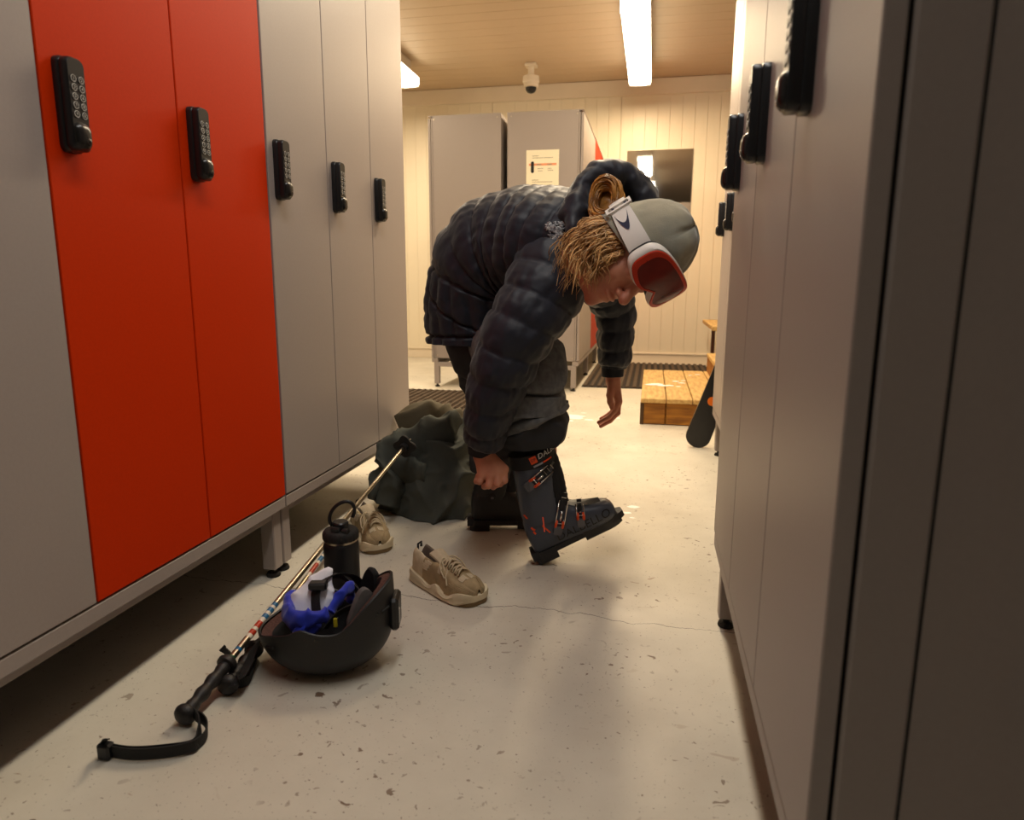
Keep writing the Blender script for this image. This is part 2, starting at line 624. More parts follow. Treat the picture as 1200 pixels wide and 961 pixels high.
# ------------------------------------------------------------------ fixtures at the back of the room
t = thing('security_camera', 'small white dome security camera hanging from the ceiling', 'camera', (-1.215, 6.86, ZC))
MB().box((-0.055, -0.055, -0.03), (0.055, 0.055, -0.001), 0.006).build('mount_plate', M_trim, t)
MB().lathe([(0.03, -0.11), (0.03, -0.03)], 16).build('stem', M_trim, t, smooth=True)
MB().lathe([(0.04, -0.10), (0.078, -0.115), (0.080, -0.165), (0.070, -0.175), (0.070, -0.205), (0.052, -0.212)], 28).build('housing', M_trim, t, smooth=True)
MB().lathe([(0.054, -0.205), (0.05, -0.235), (0.036, -0.254), (0.016, -0.263), (0.002, -0.265)], 24).build('dome', M_blackgloss, t, smooth=True)

M_mirror = mat('mirror_glass', (0.80, 0.78, 0.74), 0.03, metal=1.0)
t = thing('wall_mirror', 'rectangular frameless mirror on the back wall above the goggles', 'mirror', (0.018, YF, 1.36))
MB().box((-0.336, -0.010, 0.0), (0.336, -0.0005, 0.855), 0.001).build('backing', M_steel, t)
MB().box((-0.333, -0.0135, 0.003), (0.333, -0.0105, 0.852), 0.001).build('glass', M_mirror, t)

M_paper = mat('paper', lin(238, 228, 200), 0.7, vary=0.03, vscale=4)
M_ink = mat('print_grey', lin(150, 140, 120), 0.7)
M_inkbar = mat('print_orange', lin(226, 150, 108), 0.7)
t = thing('paper_notice', 'white paper notice with two black lock pictures on the locker end', 'notice', (-0.861, 5.40, 1.49))
MB().box((-0.126, -0.0042, 0.0), (0.126, -0.0026, 0.36), 0.0).build('sheet', M_paper, t)
for zz in (0.0, -0.176):
    b = MB()
    b.box((-0.105, -0.0048, 0.246 + zz), (0.108, -0.0043, 0.262 + zz))
    b.build('orange_print', M_inkbar, t)
    b = MB()
    rows = [[Vector((-0.078 + x, y, 0.235 + zz + z)) for x, z in rrect(0.024, 0.085, 0.011)] for y in (-0.0043, -0.0056)]
    b.grid(rows, True, False, True)
    b.build('lock_picture', M_black, t)
    b = MB()
    for x0, x1, z in ((-0.08, -0.03, 0.315), (-0.08, 0.08, 0.300), (-0.04, 0.005, 0.222), (-0.035, 0.0, 0.205), (0.04, 0.085, 0.208), (0.04, 0.07, 0.222)):
        b.box((x0, -0.0048, z + zz), (x1, -0.0043, z + 0.004 + zz))
    for x0 in (-0.045, 0.037):
        b.box((x0, -0.0052, 0.2495 + zz), (x0 + 0.035, -0.0047, 0.2575 + zz))
    b.build('printed_lines', M_ink, t)

# rubber mats
M_mat = mat('mat_rubber', lin(84, 68, 52), 0.8, vary=0.3, vscale=20, bump=0.2, bscale=90)
M_matd = mat('mat_dark', lin(38, 30, 24), 0.85)
t = thing('ribbed_mat', 'dark ribbed rubber mat along the back wall', 'mat', (-0.55, 5.66, 0))
MB().box((0, 0, 0.0), (1.13, 1.80, 0.008)).build('mat_base', M_matd, t)
rb = MB().box((0.0, 0, 0.006), (0.034, 1.80, 0.02), 0.005).build('rib', M_mat, t)
for i in range(19):
    o = rb if i == 0 else link('rib', rb.data, t)
    o.location = (0.008 + i * 0.0585, 0, 0)
t = thing('grid_mat', 'brown open-grid rubber mat beside the heap of clothes', 'mat', (-2.55, 3.55, 0), 0)
m = MB().box((0, 0, 0.0), (1.75, 1.6, 0.006)).build('mat_base', M_matd, t)
m = MB()
for i in range(36):
    m.box((i * 0.0495, 0, 0.006), (i * 0.0495 + 0.017, 1.6, 0.019))
for i in range(33):
    m.box((0, i * 0.0495, 0.006), (1.75, i * 0.0495 + 0.014, 0.016))
m.build('grid_bars', M_mat, t, kind='stuff')

# wooden steps
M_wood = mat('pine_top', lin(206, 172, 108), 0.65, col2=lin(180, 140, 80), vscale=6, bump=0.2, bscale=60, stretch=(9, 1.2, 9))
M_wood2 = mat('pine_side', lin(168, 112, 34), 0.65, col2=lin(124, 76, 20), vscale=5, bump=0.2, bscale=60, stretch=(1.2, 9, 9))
M_snow = mat('melting_snow', lin(245, 243, 238), 0.35, bump=0.3, bscale=120)
t = thing('wooden_step', 'low wooden step of pine boards with melting snow on top', 'step', (-0.045, 4.20, 0))
SW, SD, SH = 0.62, 1.44, 0.166
for i in range(4):
    MB().box((i * 0.156 + 0.002, -0.012, SH - 0.03), (i * 0.156 + 0.153, SD, SH - random.uniform(0, 0.003)), 0.004).build('board', M_wood, t)
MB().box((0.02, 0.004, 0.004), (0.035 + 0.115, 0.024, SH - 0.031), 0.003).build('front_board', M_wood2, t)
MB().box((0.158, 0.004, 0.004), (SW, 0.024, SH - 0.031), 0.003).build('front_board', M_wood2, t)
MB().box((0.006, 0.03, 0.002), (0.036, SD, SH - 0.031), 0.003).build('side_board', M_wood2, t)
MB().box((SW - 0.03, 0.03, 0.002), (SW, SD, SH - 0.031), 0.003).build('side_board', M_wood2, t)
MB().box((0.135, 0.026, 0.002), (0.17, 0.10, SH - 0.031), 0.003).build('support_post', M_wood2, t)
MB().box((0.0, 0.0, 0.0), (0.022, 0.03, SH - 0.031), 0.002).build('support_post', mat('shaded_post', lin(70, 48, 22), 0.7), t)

t = thing('upper_step', 'taller wooden block step standing on the low step', 'step', (0.445, 4.62, SH))
MB().box((0.0, 0.0, 0.115), (0.17, 0.62, 0.145), 0.004).build('board', M_wood, t)
MB().box((0.0, 0.63, 0.115), (0.17, 1.02, 0.145), 0.004).build('board', M_wood, t)
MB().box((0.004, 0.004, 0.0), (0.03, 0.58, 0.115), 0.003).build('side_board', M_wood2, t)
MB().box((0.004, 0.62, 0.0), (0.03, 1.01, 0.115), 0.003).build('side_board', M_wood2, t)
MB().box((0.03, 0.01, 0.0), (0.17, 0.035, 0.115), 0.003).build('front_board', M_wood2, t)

t = thing('bench', 'narrow bench with a pine seat and brown metal legs behind the steps', 'bench', (0.60, 6.02, 0))
MB().box((-0.09, 0.0, 0.462), (0.32, 1.2, 0.50), 0.005).build('seat', M_wood, t)
M_brown = mat('brown_metal', lin(96, 62, 48), 0.5)
for xx, yy in ((0.0, 0.03), (0.25, 0.03), (0.0, 1.13), (0.25, 1.13)):
    MB().box((xx, yy, 0.0), (xx + 0.035, yy + 0.035, 0.462), 0.003).build('leg', M_brown, t)


def clump(m, c, r, fl, seed):
    rows = []
    for i in range(7):
        a = PI / 2 * i / 6
        row = []
        for j in range(14):
            b = 2 * PI * j / 14
            q = 1 + 0.45 * noise.noise(Vector((math.cos(b) * 1.3 + seed, math.sin(b) * 1.3, i * 0.3)))
            row.append(Vector((c[0] + r * 1.5 * q * math.cos(a) * math.cos(b), c[1] + r * q * math.cos(a) * math.sin(b), c[2] + r * fl * math.sin(a))))
        rows.append(row)
    m.grid(rows, True, True, True)


m = MB()
for u, v, r in ((763, 451, 0.028), (776, 452, 0.024), (769, 450.5, 0.030), (785, 452, 0.02), (792, 447, 0.016), (799, 449, 0.016), (795, 453, 0.012), (817, 439, 0.014), (809, 440, 0.012), (801, 446, 0.010)):
    p = on_z(u, v, SH)
    clump(m, p, r, 0.22, u)
o = m.build('snow_crumbs', M_snow, None, smooth='all', kind='stuff', origin=(0.1, 4.9, SH))
tag(o, 'melting snow scattered on the boards of the low step', 'snow')
m = MB()
for u, v, r in ((672, 488, 0.05), (675, 490, 0.035), (690, 492, 0.02), (705, 489, 0.016), (665, 493, 0.025), (684, 484, 0.012), (735, 601, 0.012), (741, 607, 0.008), (722, 490, 0.02), (742, 594, 0.016)):
    clump(m, on_z(u, v, 0.0), r, 0.12, u)
o = m.build('floor_snow', M_snow, None, smooth='all', kind='stuff', origin=(-0.4, 3.9, 0))
tag(o, 'melted snow bits on the floor beyond the raised ski boot', 'snow')

# ski leaning behind the set-back locker
M_skitop = mat('ski_topsheet', (0.012, 0.012, 0.013), 0.3, vary=0.3, vscale=30)
M_skidot = mat('ski_orange', lin(240, 120, 20), 0.4)
rz_ = Matrix.Translation((0.250, 3.645, 0.004)) @ Matrix.Rotation(math.radians(17.5), 4, 'Y') @ Matrix.Rotation(math.radians(3.2), 4, 'X')
t = thing('ski', 'black ski with orange dots leaning behind the set-back locker', 'ski')
t.matrix_world = rz_
SL = 1.55
prof = []
for i in range(81):
    s = (i / 80) ** 1.8
    w = 0.066 - 0.012 * math.sin(PI * s) + 0.004 * s
    if s < 0.04:
        w *= math.sqrt(max(0.02, 1 - ((0.04 - s) / 0.04) ** 2))
    if s > 0.93:
        w *= math.sqrt(max(0.01, 1 - ((s - 0.93) / 0.07) ** 2))
    cur = -0.0 if s < 0.9 else -0.05 * ((s - 0.9) / 0.1) ** 2
    prof.append((s * SL, w, cur))
for nm, y0, y1, mm, g in (('base_edge', 0.004, 0.012, M_steel, 1.0), ('core', -0.006, 0.004, M_skitop, 0.985)):
    rows = [[Vector((-w * g, y0 + c, z)), Vector((w * g, y0 + c, z)), Vector((w * g, y1 + c, z)), Vector((-w * g, y1 + c, z))] for z, w, c in prof]
    m = MB().grid(rows, True, True, True)
    m.build(nm, mm, t)
for zz, xx in ((0.262, -0.002), (0.330, 0.010), (0.395, 0.022), (0.46, 0.03)):
    m = MB().lathe([(0.024, 0), (0.024, 0.0015)], 20, Matrix.Translation((xx, -0.006, zz)) @ Matrix.Rotation(PI / 2, 4, 'X'))
    m.build('orange_dot', M_skidot, t)


# ------------------------------------------------------------------ sneakers
M_suede = mat('tan_suede', lin(172, 150, 112), 0.85, vary=0.25, vscale=40, bump=0.25, bscale=350)
M_beige = mat('beige_fabric', lin(206, 188, 156), 0.8, vary=0.15, vscale=60, bump=0.25, bscale=300)
M_cream = mat('cream_rubber', lin(222, 206, 172), 0.6, vary=0.2, vscale=14, bump=0.12, bscale=80)
M_lining = mat('shoe_lining', lin(112, 100, 88), 0.9, bump=0.2, bscale=200)
M_lace = mat('shoe_lace', lin(196, 178, 146), 0.85, bump=0.3, bscale=500)
M_outsole = mat('outsole', lin(120, 96, 62), 0.7)


def shoe_section(x, w, h, o, depth, n=33, yoff=0.0, z0=0.02, off=0.0):
    row = []
    for i in range(n):
        t_ = -1 + 2 * i / (n - 1)
        a = abs(t_)
        sg = 1 if t_ >= 0 else -1
        if a > 0.45:
            q = (1 - a) / 0.55
            ang = q * PI / 2
            y = w * (0.60 + 0.42 * math.cos(ang) ** 0.8 * (1 - 0.12 * (1 - q)))
            z = z0 + (h - z0) * math.sin(ang) ** 0.75
        else:
            q = 1 - a / 0.45
            y = w * 0.60 * (a / 0.45) * (1 - 0.15 * o * q)
            zc = h + (1 - o) * 0.011 * (1 - (1 - q) ** 2)
            zo = h + 0.004 * math.sin(min(1, q * 6) * PI) - depth * smooth(0.08, 0.5, q)
            z = zc * (1 - o) + zo * o
        row.append(Vector((x, sg * y + yoff, z)))
    return row


def sneaker(label, loc, rz, mirror=1):
    t = thing('sneaker', label, 'shoe', loc, rz, 'pair of beige sneakers')
    # stations: x, half width, height, opening
    st = [(-0.118, 0.018, 0.060, 0.0), (-0.114, 0.026, 0.084, 0.25), (-0.104, 0.031, 0.098, 0.9), (-0.085, 0.034, 0.096, 1), (-0.05, 0.035, 0.086, 1), (-0.015, 0.036, 0.083, 1),
          (0.008, 0.0375, 0.088, 0.7), (0.022, 0.039, 0.088, 0.1), (0.05, 0.042, 0.076, 0.0), (0.085, 0.0445, 0.061, 0.0), (0.108, 0.042, 0.053, 0.0), (0.125, 0.034, 0.046, 0.0), (0.136, 0.020, 0.038, 0.0), (0.139, 0.008, 0.032, 0)]
    S = catmull(st, 60)
    bend = lambda x: mirror * (0.010 * smooth(0.0, 0.14, x) - 0.004 * math.sin((x + 0.12) / 0.26 * PI))
    rows = [shoe_section(s[0], s[1], s[2], min(1, max(0, s[3])), 0.058, yoff=bend(s[0])) for s in S]
    for i, r in enumerate(rows):
        for k, p in enumerate(r):
            d = 0.0012 * noise.noise(p * 60)
            p.z += d
            p.y += d * 1.5
    up = MB()
    nu, nv = len(rows), len(rows[0])
    for i in range(nu - 1):
        for j in range(nv - 1):
            a = abs(-1 + 2 * (j + 0.5) / (nv - 1))
            x = S[i][0]
            mi = 0
            if a < 0.42 and x < 0.01:
                mi = 2
            elif x < -0.055 and a >= 0.42:
                mi = 1
            up.add([rows[i][j], rows[i][j + 1], rows[i + 1][j + 1], rows[i + 1][j]], [(0, 3, 2, 1)], mi)
    o = up.build('upper', [M_suede, M_beige, M_lining], t)
    bm = bmesh.new()
    bm.from_mesh(o.data)
    bmesh.ops.remove_doubles(bm, verts=bm.verts, dist=0.00001)
    bm.to_mesh(o.data)
    bm.free()
    o.data.polygons.foreach_set('use_smooth', [True] * len(o.data.polygons))

    # sewn overlays, a little proud of the upper
    def overlay(name, sel, m_, off=0.0018):
        ob = MB()
        for i in range(nu - 1):
            for j in range(nv - 1):
                tt = -1 + 2 * (j + 0.5) / (nv - 1)
                if sel(S[i][0], tt):
                    q = [rows[i][j], rows[i][j + 1], rows[i + 1][j + 1], rows[i + 1][j]]
                    nrm = (q[1] - q[0]).cross(q[3] - q[0])
                    if nrm.length < 1e-12:
                        continue
                    nrm = -nrm.normalized()
                    if nrm.z < -0.3:
                        nrm = -nrm
                    tp = [p + nrm * off for p in q]
                    ob.add(tp + q, [(0, 3, 2, 1), (4, 5, 1, 0), (5, 6, 2, 1), (6, 7, 3, 2), (7, 4, 0, 3)])
        if ob.v:
            ob.build(name, m_, t)
    for s in (-1, 1):
        overlay('side_overlay', lambda x, tt: s * tt > 0.52 and s * tt < 0.8 and -0.045 < x + 0.06 * (abs(tt) - 0.6) < -0.02, M_beige)
        overlay('side_overlay', lambda x, tt: s * tt > 0.5 and s * tt < 0.72 and 0.02 < x < 0.034, M_beige)
        overlay('toe_overlay', lambda x, tt: s * tt > 0.06 and s * tt < 0.36 and 0.086 < x + 0.02 * abs(tt) < 0.106, M_beige)
    overlay('toe_guard', lambda x, tt: x > 0.112 - 0.10 * max(0, abs(tt) - 0.35) and abs(tt) > 0.30, M_suede, 0.0022)
    # chunky midsole with wavy top
    rows2 = []
    for s in S:
        x = s[0]
        w = s[1] * 1.10 + 0.004
        e = 1 + 0.0 * x
        zt = 0.028 + 0.010 * smooth(-0.03, -0.11, x) + 0.009 * math.sin(x * 75) * smooth(-0.08, 0.02, x) + 0.012 * smooth(0.10, 0.138, x)
        zb = 0.0 + 0.014 * smooth(0.09, 0.139, x) + 0.006 * smooth(-0.10, -0.118, x)
        xx = x * 1.035
        yb = bend(x)
        r = []
        for y, z in ((-0.55, zt - 0.004), (-0.98, zt), (-1.06, zt * 0.72), (-1.0, zt * 0.45 + zb * 0.55), (-1.05, zb + 0.006), (-0.94, zb), (0.94, zb), (1.05, zb + 0.006), (1.0, zt * 0.45 + zb * 0.55), (1.06, zt * 0.72), (0.98, zt), (0.55, zt - 0.004)):
            r.append(Vector((xx, y * w + yb, z)))
        rows2.append(r)
    MB().grid(rows2, True, True, True).build('midsole', M_cream, t, smooth=True)
    MB().grid([[Vector((p.x, p.y * 0.99, 0.0015 if k == 0 else p.z + 0.002)) for k, p in ((0, r[5]), (0, r[6]), (1, r[6]), (1, r[5]))] for r in rows2[3:-3]], True, True, True).build('outsole', M_outsole, t)
    # tongue
    tv = []
    for i in range(9):
        s = i / 8
        x = 0.036 - 0.058 * s
        z = 0.083 + 0.030 * s + 0.004 * math.sin(PI * s)
        w = 0.017 + 0.007 * s
        tv.append([Vector((x + k * k * -0.006, k * w + bend(x), z - k * k * 0.006 + dz)) for k, dz in ((-1, 0), (-0.5, 0.002), (0, 0.003), (0.5, 0.002), (1, 0), (1, -0.006), (0, -0.005), (-1, -0.006))])
    MB().grid(tv, True, True, True).build('tongue', M_beige, t, smooth=True)

    def top_z(x):
        i = min(range(nu), key=lambda q: abs(S[q][0] - x))
        return rows[i][nv // 2].z
    for k in range(6):
        x = 0.012 + k * 0.0125
        z = top_z(x) + 0.006 + (0.008 if k == 0 else 0)
        wy = 0.020
        b_ = bend(x)
        MB().tube([(x, -wy + b_, z - 0.010), (x - 0.002, -wy * 0.6 + b_, z - 0.001), (x + 0.003, 0 + b_, z + 0.003), (x + 0.008, wy * 0.6 + b_, z - 0.001), (x + 0.010, wy + b_, z - 0.010)], 0.0027, 6).build('lace', M_lace, t, smooth='all')
        MB().tube([(x, wy + b_, z - 0.010), (x - 0.002, wy * 0.6 + b_, z), (x + 0.003, 0 + b_, z + 0.004), (x + 0.008, -wy * 0.6 + b_, z), (x + 0.010, -wy + b_, z - 0.010)], 0.0027, 6).build('lace', M_lace, t, smooth='all')
    zb = top_z(0.016) + 0.016
    for s in (-1, 1):
        pts = [Vector((0.014, 0, zb)), Vector((0.016, s * 0.016, zb + 0.008)), Vector((0.03, s * 0.036, zb - 0.006)), Vector((0.055, s * 0.040, zb - 0.030)), Vector((0.045, s * 0.022, zb - 0.012)), Vector((0.014, 0, zb))]
        c = catmull([tuple(p) for p in pts], 24)
        MB().tube([Vector(p) for p in c], 0.0024, 6).build('lace', M_lace, t, smooth='all')
        pts = [(0.014, 0, zb), (0.02, s * 0.02, zb + 0.002), (0.045, s * 0.03, zb - 0.018), (0.07, s * 0.045, zb - 0.045)]
        MB().tube([Vector(p) for p in catmull(pts, 16)], 0.0022, 6).build('lace', M_lace, t, smooth='all')
    # pull tab at the heel
    MB().tube([(-0.113, -0.006, 0.088), (-0.121, 0.0, 0.100), (-0.113, 0.006, 0.108), (-0.105, 0, 0.098)], 0.0035, 6).build('pull_tab', M_rubber, t, smooth='all')
    return t


pa, pb = on_z(484, 682), on_z(552, 711)
cc = (pa + pb) / 2
sneaker('whole beige sneaker with tied laces lying on the open floor', (cc.x, cc.y + 0.03, 0.0), math.atan2(pb.y - pa.y, pb.x - pa.x) - 0.10)
pa, pb = on_z(416, 610), on_z(448, 648)
sneaker('beige sneaker half hidden behind the black bottle', (pb.x - 0.090, pb.y + 0.105, 0.0), math.radians(-48), -1)

# ------------------------------------------------------------------ water bottle
M_bottle = mat('black_powder_bottle', (0.011, 0.011, 0.012), 0.42, bump=0.06, bscale=700)
pb = on_z(403, 712)
t = thing('water_bottle', 'black steel water bottle with a loop handle lid standing behind the helmet', 'bottle', (pb.x, pb.y, 0))
BR, BH = 0.0455, 0.190
MB().lathe([(BR - 0.004, 0.0), (BR, 0.004), (BR, BH - 0.012), (BR - 0.002, BH - 0.004), (BR - 0.005, BH)], 40).build('bottle_body', M_bottle, t, smooth=True)
MB().lathe([(BR - 0.003, BH - 0.001), (BR - 0.003, BH + 0.005)], 40).build('steel_ring', M_steel, t, smooth=True)
m = MB()
rows = []
for r, z, k in ((BR - 0.001, BH + 0.005, 1), (BR + 0.0005, BH + 0.008, 1), (BR + 0.0005, BH + 0.022, 1), (BR - 0.004, BH + 0.029, 0), (BR - 0.014, BH + 0.032, 0)):
    rows.append([Vector(((r + (0.0007 * math.cos(24 * a) if k else 0)) * math.cos(a), (r + (0.0007 * math.cos(24 * a) if k else 0)) * math.sin(a), z)) for a in [2 * PI * j / 96 for j in range(96)]])
m.grid(rows, True, True, True).build('lid', M_rubber, t, smooth=True)
m = MB().lathe([(0.021, BH + 0.03), (0.021, BH + 0.048), (0.018, BH + 0.051), (0.004, BH + 0.051)], 24)
m.build('spout_cap', M_black, t, smooth=True)
c, s_ = math.cos(0.35), math.sin(0.35)
loop = []
for i in range(25):
    a = math.radians(-125 + 250 * i / 24 + 90)
    loop.append((0.032 * math.cos(a) * c + 0.006, 0.032 * math.cos(a) * s_, BH + 0.070 + 0.032 * math.sin(a) + 0.012 * math.cos(a)))
MB().tube(loop, 0.0048, 8).build('loop_handle', M_black, t, smooth='all')
MB().box((-0.012, -0.034, BH + 0.03), (0.012, -0.018, BH + 0.044), 0.003).build('latch', M_black, t)
MB().box((0.014, -0.030, BH + 0.028), (0.034, -0.012, BH + 0.040), 0.003).build('latch', M_black, t)

# ------------------------------------------------------------------ ski poles
M_shaft = mat('pole_champagne', (0.52, 0.45, 0.34), 0.30, metal=1.0)
M_pgreen = mat('pole_green', lin(24, 96, 60), 0.3, coat=0.5)
M_pred = mat('pole_red', lin(186, 52, 26), 0.3, coat=0.5)
M_pblue = mat('pole_blue', lin(28, 104, 150), 0.3, coat=0.5)
M_pwhite = mat('pole_white', lin(226, 216, 196), 0.35, coat=0.4)
M_grip = mat('grip_rubber', (0.016, 0.014, 0.013), 0.5, bump=0.3, bscale=260)
M_web = mat('black_webbing', (0.011, 0.011, 0.011), 0.72, bump=0.5, bscale=900)


def pole_dir(K, T):
    d = (T - K).normalized()
    q = Vector((0, 0, 1)).rotation_difference(d)
    return d, q.to_matrix().to_4x4()


def ski_pole(label, K, T, bands, spread):
    t = thing('ski_pole', label, 'ski pole', K, 0, 'pair of ski poles')
    L = (T - K).length
    d, R = pole_dir(K, T)
    r0, r1 = 0.0082, 0.0062
    rr = lambda s: r0 + (r1 - r0) * s / L
    gl = 0.135
    # grip: local z from 0 (pommel) to gl
    MB().lathe([(0.003, -0.018), (0.014, -0.017), (0.0205, -0.011), (0.0225, -0.003), (0.020, 0.004), (0.013, 0.008)], 20, R).build('pommel', M_grip, t, smooth=True)
    pr = []
    for i in range(33):
        s = i / 32
        r = 0.0135 + 0.0018 * math.sin(s * PI * 7) * (0.3 if s < 0.1 or s > 0.9 else 1)
        pr.append((r, 0.004 + s * (gl - 0.012)))
    MB().lathe(pr, 16, R).build('grip', M_grip, t, smooth='all')
    MB().lathe([(0.013, gl - 0.012), (0.0205, gl - 0.009), (0.0215, gl - 0.001), (0.018, gl + 0.005), (rr(gl), gl + 0.006)], 20, R).build('grip_collar', M_grip, t, smooth=True)
    prev = gl
    segs = []
    for s0, s1, m_ in bands:
        if s0 > prev:
            segs.append((prev, s0, M_shaft))
        segs.append((s0, s1, m_))
        prev = s1
    segs.append((prev, L - 0.03, M_shaft))
    sh = MB()
    mats = [M_shaft, M_pgreen, M_pred, M_pblue, M_pwhite]
    for s0, s1, m_ in segs:
        sh.lathe([(rr(s0), s0), (rr(s1), s1)], 14, R, mats.index(m_))
    sh.build('shaft', mats, t, smooth=True)
    MB().lathe([(rr(L) + 0.0005, L - 0.05), (0.006, L - 0.03), (0.0035, L - 0.012), (0.0035, L), (0.001, L + 0.001)], 12, R).build('ferrule_tip', M_chrome, t, smooth=True)
    b = MB()
    n = 60
    rows = []
    for z, k in ((-0.004, 1.0), (0.0, 1.03), (0.004, 1.0)):
        rows.append([R @ Vector((math.cos(a) * k * (0.036 + 0.006 * math.cos(4 * a)), math.sin(a) * k * (0.036 + 0.006 * math.cos(4 * a)), L - 0.055 + z)) for a in [2 * PI * j / n for j in range(n)]])
    b.grid(rows, True, True, True)
    b.lathe([(0.014, L - 0.075), (0.016, L - 0.06), (0.012, L - 0.04)], 14, R)
    b.build('basket', M_rubber, t, smooth=True)
    return t, R


def band_s(K, T, u):
    """distance along a pole where it passes the given photo column"""
    lo, hi = 0.0, 1.0
    C0 = Vector((0, 0, CAM_H))
    for _ in range(40):
        mid = (lo + hi) / 2
        p = K.lerp(T, mid) - C0
        cx = sum(CM[i][0] * p[i] for i in range(3))
        cz = sum(CM[i][2] * p[i] for i in range(3))
        if 600 + 800 * cx / cz < u:
            lo = mid
        else:
            hi = mid
    return lo * (T - K).length


K = on_z(219, 835, 0.024)
T = at(481, 515, 2.245)
bs = lambda u: band_s(K, T, u)
bandsA = [(bs(254), bs(272), M_pgreen), (bs(277.5), bs(280), M_pblue), (bs(290), bs(293), M_pwhite), (bs(293), bs(297), M_pred), (bs(297), bs(299.5), M_pwhite), (bs(299.5), bs(305), M_pred),
          (bs(305), bs(308.5), M_pwhite), (bs(308.5), bs(312), M_pblue), (bs(312), bs(314.5), M_pwhite), (bs(314.5), bs(318), M_pblue), (bs(318), bs(320), M_pwhite), (bs(320), bs(323), M_pblue)]
tA, RA = ski_pole('ski pole with a green band, its basket resting on the heap of clothes', K, T, bandsA, 1)
g0 = K


def ribbon(m, pts, w, th, up=(0, 0, 1), n=30):
    c = [Vector(p) for p in catmull([tuple(p) for p in pts], n)]
    rows = []
    for i in range(n):
        tn = (c[min(i + 1, n - 1)] - c[max(i - 1, 0)]).normalized()
        a = Vector(up)
        a = (a - tn * a.dot(tn)).normalized()
        b = tn.cross(a)
        rows.append([c[i] + a * w / 2 + b * th, c[i] + a * w / 2 - b * th, c[i] - a * w / 2 - b * th, c[i] - a * w / 2 + b * th])
    m.grid(rows, True, True, True)


m = MB()
W_ = 0.026
px = [(228, 838, 0.022), (238, 843, 0.026), (243, 853, 0.022), (238, 866, 0.0145), (222, 876, 0.0145), (190, 882, 0.0145), (155, 884, 0.0145), (127, 880, 0.0145)]
ribbon(m, [on_z(u, v, z) - K for u, v, z in px], W_, 0.0011, (0.15, -0.1, 1), 40)
px = [(228, 836, 0.030), (234, 846, 0.030), (233, 860, 0.022), (226, 874, 0.0155), (190, 880, 0.0155), (155, 882, 0.0155), (127, 878, 0.0155)]
ribbon(m, [on_z(u, v, z) - K for u, v, z in px], W_ * 0.92, 0.0011, (-0.15, 0.1, 1), 40)
m.build('wrist_strap', M_web, tA)
bk = on_z(124, 879, 0.016) - K
MB().box((bk.x - 0.013, bk.y - 0.010, bk.z - 0.0155), (bk.x + 0.013, bk.y + 0.010, bk.z + 0.015), 0.004).build('strap_buckle', M_black, tA)
m = MB()
ribbon(m, [on_z(121, 876, 0.02) - K, on_z(122, 868, 0.035) - K, on_z(126, 866, 0.055) - K], 0.008, 0.001, (1, 0, 0.2), 10)
m.build('strap_tail', M_web, tA)

K = on_z(268, 801, 0.023)
T = on_z(404, 617, 0.042)
bs = lambda u: band_s(K, T, u)
bandsB = [(bs(360), bs(363), M_pwhite), (bs(363), bs(371), M_pred), (bs(371), bs(373), M_pwhite), (bs(373), bs(377), M_pblue), (bs(377), bs(379), M_pwhite), (bs(379), bs(383), M_pblue)]
tB, RB = ski_pole('ski pole lying flat on the floor, passing behind helmet and bottle', K, T, bandsB, -1)
m = MB()
px = [(270, 800, 0.03), (283, 793, 0.045), (292, 775, 0.045), (299, 757, 0.045), (303, 748, 0.04)]
ribbon(m, [on_z(u, v, z) - K for u, v, z in px], 0.026, 0.0012, (0.8, 0.2, 0.6), 30)
px = [(272, 801, 0.02), (291, 797, 0.014), (299, 778, 0.014), (303, 760, 0.016), (304, 750, 0.03)]
ribbon(m, [on_z(u, v, z) - K for u, v, z in px], 0.024, 0.0012, (0.2, 0.0, 1), 30)
px = [(276, 780, 0.02), (270, 768, 0.014), (263, 762, 0.02), (260, 759, 0.028)]
ribbon(m, [on_z(u, v, z) - K for u, v, z in px], 0.016, 0.0012, (0.1, 0.0, 1), 16)
m.build('wrist_strap', M_web, tB)

# ------------------------------------------------------------------ helmet
M_shell = mat('matte_black_shell', (0.013, 0.013, 0.013), 0.48, bump=0.10, bscale=500)
M_eps = mat('brown_foam', lin(92, 62, 54), 0.9, vary=0.45, vscale=220, bump=0.6, bscale=260)
M_liner = mat('dark_liner', (0.012, 0.012, 0.013), 0.9, bump=0.4, bscale=160)
M_padgrey = mat('grey_pad', lin(96, 92, 92), 0.85, vary=0.2, vscale=40)
M_yellow = mat('yellow_tag', lin(206, 190, 40), 0.6)
hp = on_z(382, 781)
t = thing('ski_helmet', 'upturned matte black ski helmet on the floor with straps hanging inside', 'helmet', (hp.x, hp.y + 0.012, 0.0), math.radians(14))
HA, HB, HC = 0.136, 0.110, 0.098


def rim_z(a):
    # a = 0 at the nape end, pi at the brow end
    c = math.cos(a)
    base = 0.134 + 0.030 * c + 0.050 * max(0, c) ** 2
    base -= 0.010 * smooth(0.55, 1.0, -c)
    ear = -0.022 * math.exp(-((abs(math.atan2(math.sin(a), c)) - 1.22) / 0.32) ** 2) + 0.010 * math.exp(-((abs(math.atan2(math.sin(a), c)) - 1.78) / 0.14) ** 2)
    return base + ear


def shell_pt(a, z, k=1.0, dz=0.0):
    zz = (z - HC) / HC
    r = math.sqrt(max(0.0, 1 - zz * zz)) if z < HC else 1 - 0.09 * zz * zz
    r = r ** 0.70
    x = HA * k * r * math.cos(a)
    y = HB * k * r * math.sin(a)
    zt = HC + (z - HC) * (k if z < HC else 1) + dz
    # rock the bowl a little towards its nape end
    return Vector((x + 0.012 * math.cos(a) * z / HC, y, zt))


NA = 96


